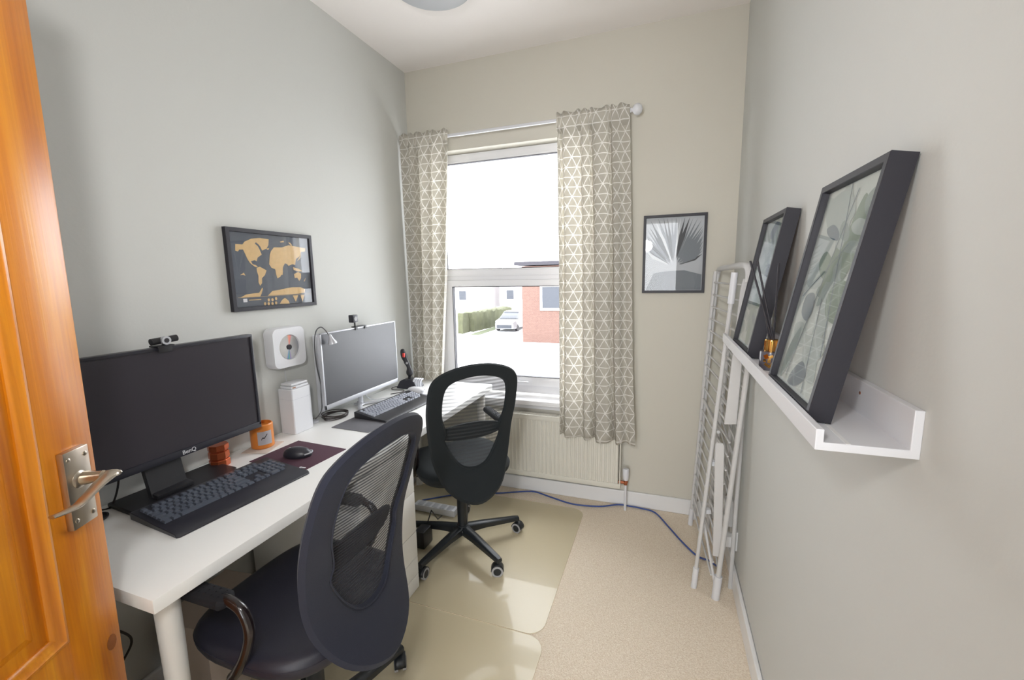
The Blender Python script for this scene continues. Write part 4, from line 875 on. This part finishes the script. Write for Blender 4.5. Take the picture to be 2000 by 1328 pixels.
LEAVES = [[(.139, .347), (.104, .326), (.1, .306), (.138, .316), (.151, .335)], [(.187, .344), (.149, .326), (.145, .31), (.195, .321), (.221, .339)], [(.183, .292), (.131, .265), (.119, .233), (.176, .243), (.208, .273)],
 [(.1, .334), (.075, .343), (.031, .329), (.047, .313), (.083, .319)], [(.063, .385), (.024, .393), (.018, .362), (.02, .345), (.051, .344), (.073, .367)], [(.225, .202), (.182, .208), (.166, .174), (.185, .152), (.227, .167)],
 [(.073, .237), (.029, .225), (.02, .188), (.022, .162), (.09, .169), (.112, .21)], [(.141, .131), (.084, .133), (.05, .11), (.083, .086), (.138, .086), (.157, .114)], [(.084, .306), (.02, .294), (.044, .282), (.103, .289)],
 [(.178, .047), (.137, .076), (.098, .054), (.136, .025), (.186, .020)], [(.045, .075), (.02, .091), (.018, .063), (.025, .038)]]
def smooth_poly(p): return [(v.x, v.y) for v in catmull([(a, b, 0) for a, b in p], 4, True)]
for (lab, yn, flip) in (('nearest deep black box frame with leaf print on the white ledge', -1.768, False), ('farther deep black box frame leaning at the ledge far end', -1.180, True)):
    t, at, _ = leaning(lab, yn, .300, .431, 1.899 if not flip else 1.902, (1.9775, 1.600), 1.1712); t['group'] = 'box frames on the ledge'
    polys = []
    for i, p in enumerate(LEAVES):
        q = smooth_poly([(a * (1.06), b) for a, b in p])
        if flip: q = [(.30 - a, .431 - b) for a, b in q]
        polys.append(([(min(.284, max(.016, a)), min(.415, max(.016, b))) for a, b in q], i % 4))
    rl = random.Random(11 if flip else 23)
    for i in range(15):
        cx, cy, ln, wd, an = rl.uniform(.06, .24), rl.uniform(.06, .38), rl.uniform(.05, .085), rl.uniform(.022, .036), rl.uniform(0, 6.28)
        q = smooth_poly([(cx + math.cos(an) * ln * u - math.sin(an) * wd * v, cy + math.sin(an) * ln * u + math.cos(an) * wd * v) for u, v in ((-1, 0), (-.6, .7), (0, 1), (.6, .7), (1, 0), (.6, -.7), (0, -1), (-.6, -.7))])
        polys.insert(i, ([(min(.284, max(.016, a)), min(.415, max(.016, b))) for a, b in q], (3, 0, 3, 2)[i % 4]))
    for a, b, c, d in ((.06, .10, .16, .415), (.22, .03, .12, .40), (.10, .02, .14, .20), (.26, .20, .09, .30)):
        polys.append(([(a, b), (a + .004, b), (c + .004, d), (c, d)], 1))
    flat_shapes(polys, at, m_leafs, t, 'leaf_motif', -1)
# reed diffuser
rd = thing('reed_diffuser', 'dark glass reed diffuser with gold collar between the leaning frames', 'diffuser', (1.900, -1.318, 1.1705))
dx, dy = 1.900, -1.318
obj('jar', MB().lathe([(.024, 1.1705), (.0265, 1.1725), (.027, 1.178), (.027, 1.214), (.0255, 1.2185), (.017, 1.2195)], (dx, dy, 0), 28), m_jar, rd)
b = MB()
for k in range(13): a = -2.3 + k * .13; b.rbox((dx + .0271 * math.cos(a), dy + .0271 * math.sin(a), 1.196 + .013 * math.sin(k * 2.1)), (.0011, .007 + .004 * (k % 2), .007 + .004 * (k % 3)), (.5 * k, 0, a))
obj('gold_motif', b, m_gold, rd)
b = MB()
b.lathe([(.0155, 1.219), (.0165, 1.220), (.0165, 1.248), (.0155, 1.250)], (dx, dy, 0), 24)
for k in range(24): a = k * PI / 12; b.cyl((dx + .0162 * math.cos(a), dy + .0162 * math.sin(a), 1.221), (dx + .0162 * math.cos(a), dy + .0162 * math.sin(a), 1.2475), .0013, 6)
obj('gold_collar', b, m_gold, rd)
for (tx, ty, tz, bx_) in ((1.837, -1.320, 1.454, 1.904), (1.852, -1.325, 1.456, 1.906), (1.902, -1.322, 1.446, 1.903), (1.873, -1.312, 1.355, 1.897)):
    obj('reed', MB().cyl((bx_, dy, 1.235), (tx, ty, tz), .0026, 8), m_ink, rd)

# ------------------------------------------------------------------ folded clothes airer against the right wall
ai = thing('clothes_airer', 'tall folded white clothes airer leaning in the corner by the right wall', 'clothes airer', (1.87, -.38, 0))
A0, A1 = Vector((1.800, -.645, .0)), Vector((1.893, -.650, 1.415)); F0, F1 = Vector((1.812, -.115, .0)), Vector((1.876, -.115, 1.433))
lerp = lambda a, b, t: a + (b - a) * t
atz = lambda a, b, z: lerp(a, b, (z - a.z) / (b.z - a.z))
obj('outer_leg', MB().tube([A0, atz(A0, A1, 1.38), A1], [.0085, .0085, .0085], 12), m_airer, ai)
obj('foot_cap', MB().tube([A0, atz(A0, A1, .10)], .0125, 12), m_white, ai); obj('top_cap', MB().tube([atz(A0, A1, 1.30), A1 + Vector((0, 0, .01))], .013, 12), m_white, ai)
obj('outer_leg', MB().tube([F0, F1], .0085, 12), m_airer, ai); obj('foot_cap', MB().tube([F0, atz(F0, F1, .10)], .0125, 12), m_white, ai)
B0, B1 = Vector((1.886, -.690, 0)), Vector((1.958, -.690, 1.10)); G0, G1 = Vector((1.898, -.15, 0)), Vector((1.955, -.15, 1.10))
obj('inner_leg', MB().tube([B0, B1], .0105, 12), m_airer, ai); obj('foot_cap', MB().tube([B0, atz(B0, B1, .11)], .0165, 14), m_white, ai); obj('inner_leg', MB().tube([G0, G1], .0105, 12), m_airer, ai)
tp = catmull([(1.885, -.10, 1.40), (1.890, -.105, 1.432), (1.897, -.16, 1.446), (1.905, -.45, 1.450), (1.915, -.72, 1.452), (1.922, -.775, 1.435), (1.925, -.78, 1.39)], 6); obj('top_rail', MB().tube(tp, .013, 12), m_airer, ai)
obj('side_bar', MB().prism([(1.883, .795), (1.931, .800), (1.943, 1.36), (1.932, 1.40), (1.922, 1.40), (1.914, 1.36)], lambda u, v, w: (u, -.664 - w, v), .010), m_airer, ai, bev=.003)
obj('side_bar', MB().prism([(1.868, .19), (1.904, .19), (1.890, .70), (1.884, .712), (1.858, .712), (1.854, .70)], lambda u, v, w: (u, -.664 - w, v), .010), m_airer, ai, bev=.003)
obj('side_bar', MB().prism([(1.812, .03), (1.838, .03), (1.871, .86), (1.894, 1.42), (1.866, 1.42), (1.840, .86)], lambda u, v, w: (u, -.100 - w, v), .012), m_airer, ai, bev=.003)
rg = None
for k in range(21):
    z = 1.375 - k * .0625
    if z < .1: break
    a = atz(A0, A1, z); b_ = atz(F0, F1, z)
    if k > 9: a = a + Vector((.03, 0, -.035)); 
    r_ = MB().tube([a + Vector((.030 if k > 9 or z < .74 else .034, -.016, 0)), b_], .0046, 8); obj('rung', r_, m_airer, ai)
for k in range(17):
    z = 1.07 - k * .0595
    a = atz(B0, B1, z); b_ = atz(G0, G1, z); obj('rung', MB().tube([a, b_ + Vector((0, 0, .02))], .0040, 8), m_airer, ai)
obj('brace', MB().tube([atz(F0, F1, 1.37) + Vector((.02, .03, 0)), atz(F0, F1, .75) + Vector((.02, .03, 0))], .0035, 8), m_airer, ai)
obj('brace', MB().tube([Vector((1.83, -.55, .32)), Vector((1.882, -.68, .06))], .006, 8), m_airer, ai); obj('hinge_clip', MB().rbox((1.855, -.62, .60), (.03, .03, .022), (0, 0, .3), bev=.004), m_white, ai); obj('hinge_clip', MB().rbox((1.842, -.60, .36), (.03, .03, .02), (0, 0, .3), bev=.004), m_white, ai)
obj('cross_tube', MB().tube([(1.870, -.62, .742), (1.852, -.13, .742)], .007, 10), m_airer, ai)
# second, narrower frame standing flat on the wall behind it
a2 = thing('drying_rack', 'flat white drying frame against the wall behind the folded airer', 'drying rack', (1.965, -.45, 0))
for y in (-.60, -.30): obj('rail', MB().tube([(1.956, y, .0), (1.966, y, 1.13)], .009, 10), m_airer, a2)
for k in range(5): obj('cross_bar', MB().tube([(1.957 + k * .0022, -.60, .40 + .17 * k), (1.957 + k * .0022, -.30, .40 + .17 * k)], .005, 8), m_airer, a2)

# socket, plug, blue cable
so = thing('wall_socket', 'white double wall socket low on the right wall', 'socket', (W, -.49, .17))
obj('face_plate', MB().box((W - .011, -.575, .17), (W, -.425, .262), bev=.003), m_switch, so); 
for y in (-.535, -.465): obj('rocker_switch', MB().box((W - .014, y - .008, .225), (W - .010, y + .008, .245), bev=.001), m_white, so)
pg = thing('plug', 'white plug with blue lead in the wall socket', 'plug', (W - .03, -.54, .20))
obj('plug_body', MB().rbox((W - .035, -.545, .205), (.042, .05, .055), bev=.010), m_switch, pg); obj('plug_sleeve', MB().tube([(W - .045, -.548, .18), (W - .052, -.55, .155)], .006, 8), m_white, pg)
nb = thing('network_adapter', 'white powerline adapter plugged in above the plug', 'adapter', (W - .03, -.47, .25)); obj('adapter_body', MB().box((W - .055, -.50, .24), (W - .012, -.44, .37), bev=.006), m_switch, nb)
obj('blue_clip', MB().tube(catmull([(W - .035, -.47, .365), (W - .036, -.475, .392), (W - .036, -.455, .400), (W - .034, -.447, .388)], 6), .004, 8), m_blue, nb)
tag(obj('network_cable', MB().tube(catmull([(.20, -.36, .008), (.42, -.20, .008), (.64, -.124, .008), (.80, -.05, .008), (.875, -.040, .009), (.98, -.072, .008), (1.133, -.112, .008), (1.29, -.090, .008), (1.40, -.034, .008), (1.47, -.030, .008), (1.54, -.036, .008), (1.621, -.062, .008), (1.70, -.20, .008), (1.765, -.32, .008), (1.83, -.415, .008), (1.882, -.438, .010), (1.915, -.50, .03), (W - .054, -.553, .10), (W - .052, -.55, .155)], 8), .0045, 10), m_blue), 'blue cable snaking along the carpet from desk to the wall plug', 'cable')

# ------------------------------------------------------------------ ceiling lamp
LX, LY = .645, -.78
cl = thing('ceiling_light', 'round grey drum ceiling light at the top of the room', 'lamp', (LX, LY, H))
obj('shade', MB().lathe([(.001, H - .080), (.10, H - .080), (.165, H - .078), (.176, H - .074), (.180, H - .066), (.180, H - .006), (.174, H - .004)], (LX, LY, 0), 56), m_lampg, cl)
obj('base_ring', MB().lathe([(.150, H - .006), (.152, H - .003), (.150, H)], (LX, LY, 0), 48), m_white, cl)

# ------------------------------------------------------------------ outside
GZ = -2.8
def ext(name, mb, m, label, cat, **k): return tag(obj(name, mb, m, **k), label, cat)
g = MB().box((-60, 1.0, GZ - .2), (40, 90, GZ)); o = obj('ground_outside', g, m_grnd, smooth=False); o['kind'] = 'structure'
hs = thing('brick_house', 'red brick house with white window across the yard', 'building', (-3, 27, GZ))
w_ = MB(); w_.box((-6.95, 23.547, GZ), (4, 31, 2.05)); obj('brick_wall', w_, m_brick, hs, smooth=False)
obj('fascia', MB().box((-7.35, 23.2, 2.10), (4.3, 31.3, 2.32)), m_roof, hs, smooth=False)
obj('roof', MB().prism([(-7.4, 2.32), (4.4, 2.32), (-1.5, 2.75)], lambda u, v, w: (u, 23.3 + w, v), 8), m_house, hs, smooth=False)
w_ = MB(); ring(w_, -5.75, -4.2, -.72, .90, .14, 23.45, 23.56, 0); obj('window_frame', w_, m_upvc, hs); obj('window_pane', MB().box((-5.7, 23.5, -.65), (-4.25, 23.53, .85)), m_card2, hs, smooth=False)
def hedge(label, x0, y0, x1, y1, th, h, z0=GZ):
    d = Vector((x1 - x0, y1 - y0, 0)); L_ = d.length; d.normalize(); n = Vector((-d.y, d.x, 0)); rn = random.Random(int(x0 * 10)); rows = []
    nu, nv = int(L_ * 4), 8
    prof = [(0, 0), (-.05, .5), (0, .92), (.12, 1), (.88, 1), (1, .92), (1.05, .5), (1, 0)]
    for i in range(nu + 1): rows.append([Vector((x0, y0, z0)) + d * (L_ * i / nu) + n * (a * th + rn.uniform(-.07, .07)) + Vector((0, 0, b * h + rn.uniform(-.06, .06) * (b > 0))) for a, b in prof])
    m = MB(); m.grid(rows); m.f.append(tuple(range(8))); m.mi.append(0); m.f.append(tuple(nu * 8 + j for j in range(8))); m.mi.append(0)
    return ext('hedge', m, m_hedge, label, 'hedge')
hedge('long green hedge across the road seen through the lower pane', -17.5, 26.2, -12.6, 26.4, 1.2, 1.5)
hedge('green hedge turning back from the road corner towards the white car', -12.35, 27.7, -11.6, 34.5, 1.0, 1.5)
obj_l = ext('grass_verge', MB().box((-11.9, 26.0, GZ), (-11.15, 33, GZ + .03)), m_lawn, 'strip of grass in front of the hedge', 'grass', smooth=False)
cr = thing('car', 'white car parked beside the brick house', 'car', (-9.9, 30.0, GZ))
def loft(mb, secs, mi=0):
    mb.grid(secs, True, mi); n = len(secs[0]); L0 = len(mb.v) - len(secs) * n; mb.f.append(tuple(L0 + i for i in range(n))[::-1]); mb.mi.append(mi); mb.f.append(tuple(L0 + (len(secs) - 1) * n + i for i in range(n))); mb.mi.append(mi)
b = MB(); loft(b, [[(-9.9 + sx * w, y, GZ + z) for sx, z in ((-1, .25), (-1.02, .6), (-.95, h), (.95, h), (1.02, .6), (1, .25))] for y, w, h in ((28.0, .72, .72), (28.2, .84, .82), (29.2, .87, .95), (31.2, .87, .98), (32.2, .80, .9))]); obj('body', b, m_carw, cr)
b = MB(); loft(b, [[(-9.9 - w, y, GZ + .94), (-9.9 - w * .8, y + o_, GZ + z), (-9.9 + w * .8, y + o_, GZ + z), (-9.9 + w, y, GZ + .94)] for y, w, z, o_ in ((29.0, .80, .97, 0), (29.7, .80, 1.42, 0), (31.0, .80, 1.44, 0), (31.9, .78, .99, 0))]); obj('cabin', b, m_card2, cr)
obj('roof_panel', MB().box((-10.52, 29.7, GZ + 1.41), (-9.28, 31.0, GZ + 1.46)), m_carw, cr); obj('grille', MB().box((-10.5, 27.96, GZ + .30), (-9.3, 28.06, GZ + .55)), m_card2, cr)
for x in (-10.68, -9.12):
    for y in (28.8, 31.4): obj('wheel', MB().cyl((x - .09, y, GZ + .31), (x + .09, y, GZ + .31), .31, 18), m_ink, cr)
for i, (x0, x1, y, h, rf, lab) in enumerate(((-30, -21, 50, 4.6, 2.0, 'distant pale house with a slate roof left of the view'), (-19.5, -13.5, 52, 4.4, 1.8, 'distant pale house above the hedge'))):
    hh = thing('distant_house', lab, 'building', ((x0 + x1) / 2, y, GZ)); obj('house_wall', MB().box((x0, y, GZ), (x1, y + 8, GZ + h)), m_house, hh, smooth=False)
    obj('house_roof', MB().prism([(y - .4, 0), (y + 8.4, 0), (y + 4, rf)], lambda u, v, w: (x0 - .3 + w, u, GZ + h + v), x1 - x0 + .6), m_house, hh, smooth=False)
    for k in range(3): obj('window', MB().box((x0 + 1 + k * 2.2, y - .05, GZ + 1.2), (x0 + 2 + k * 2.2, y + .02, GZ + 2.4)), m_card2, hh, smooth=False)
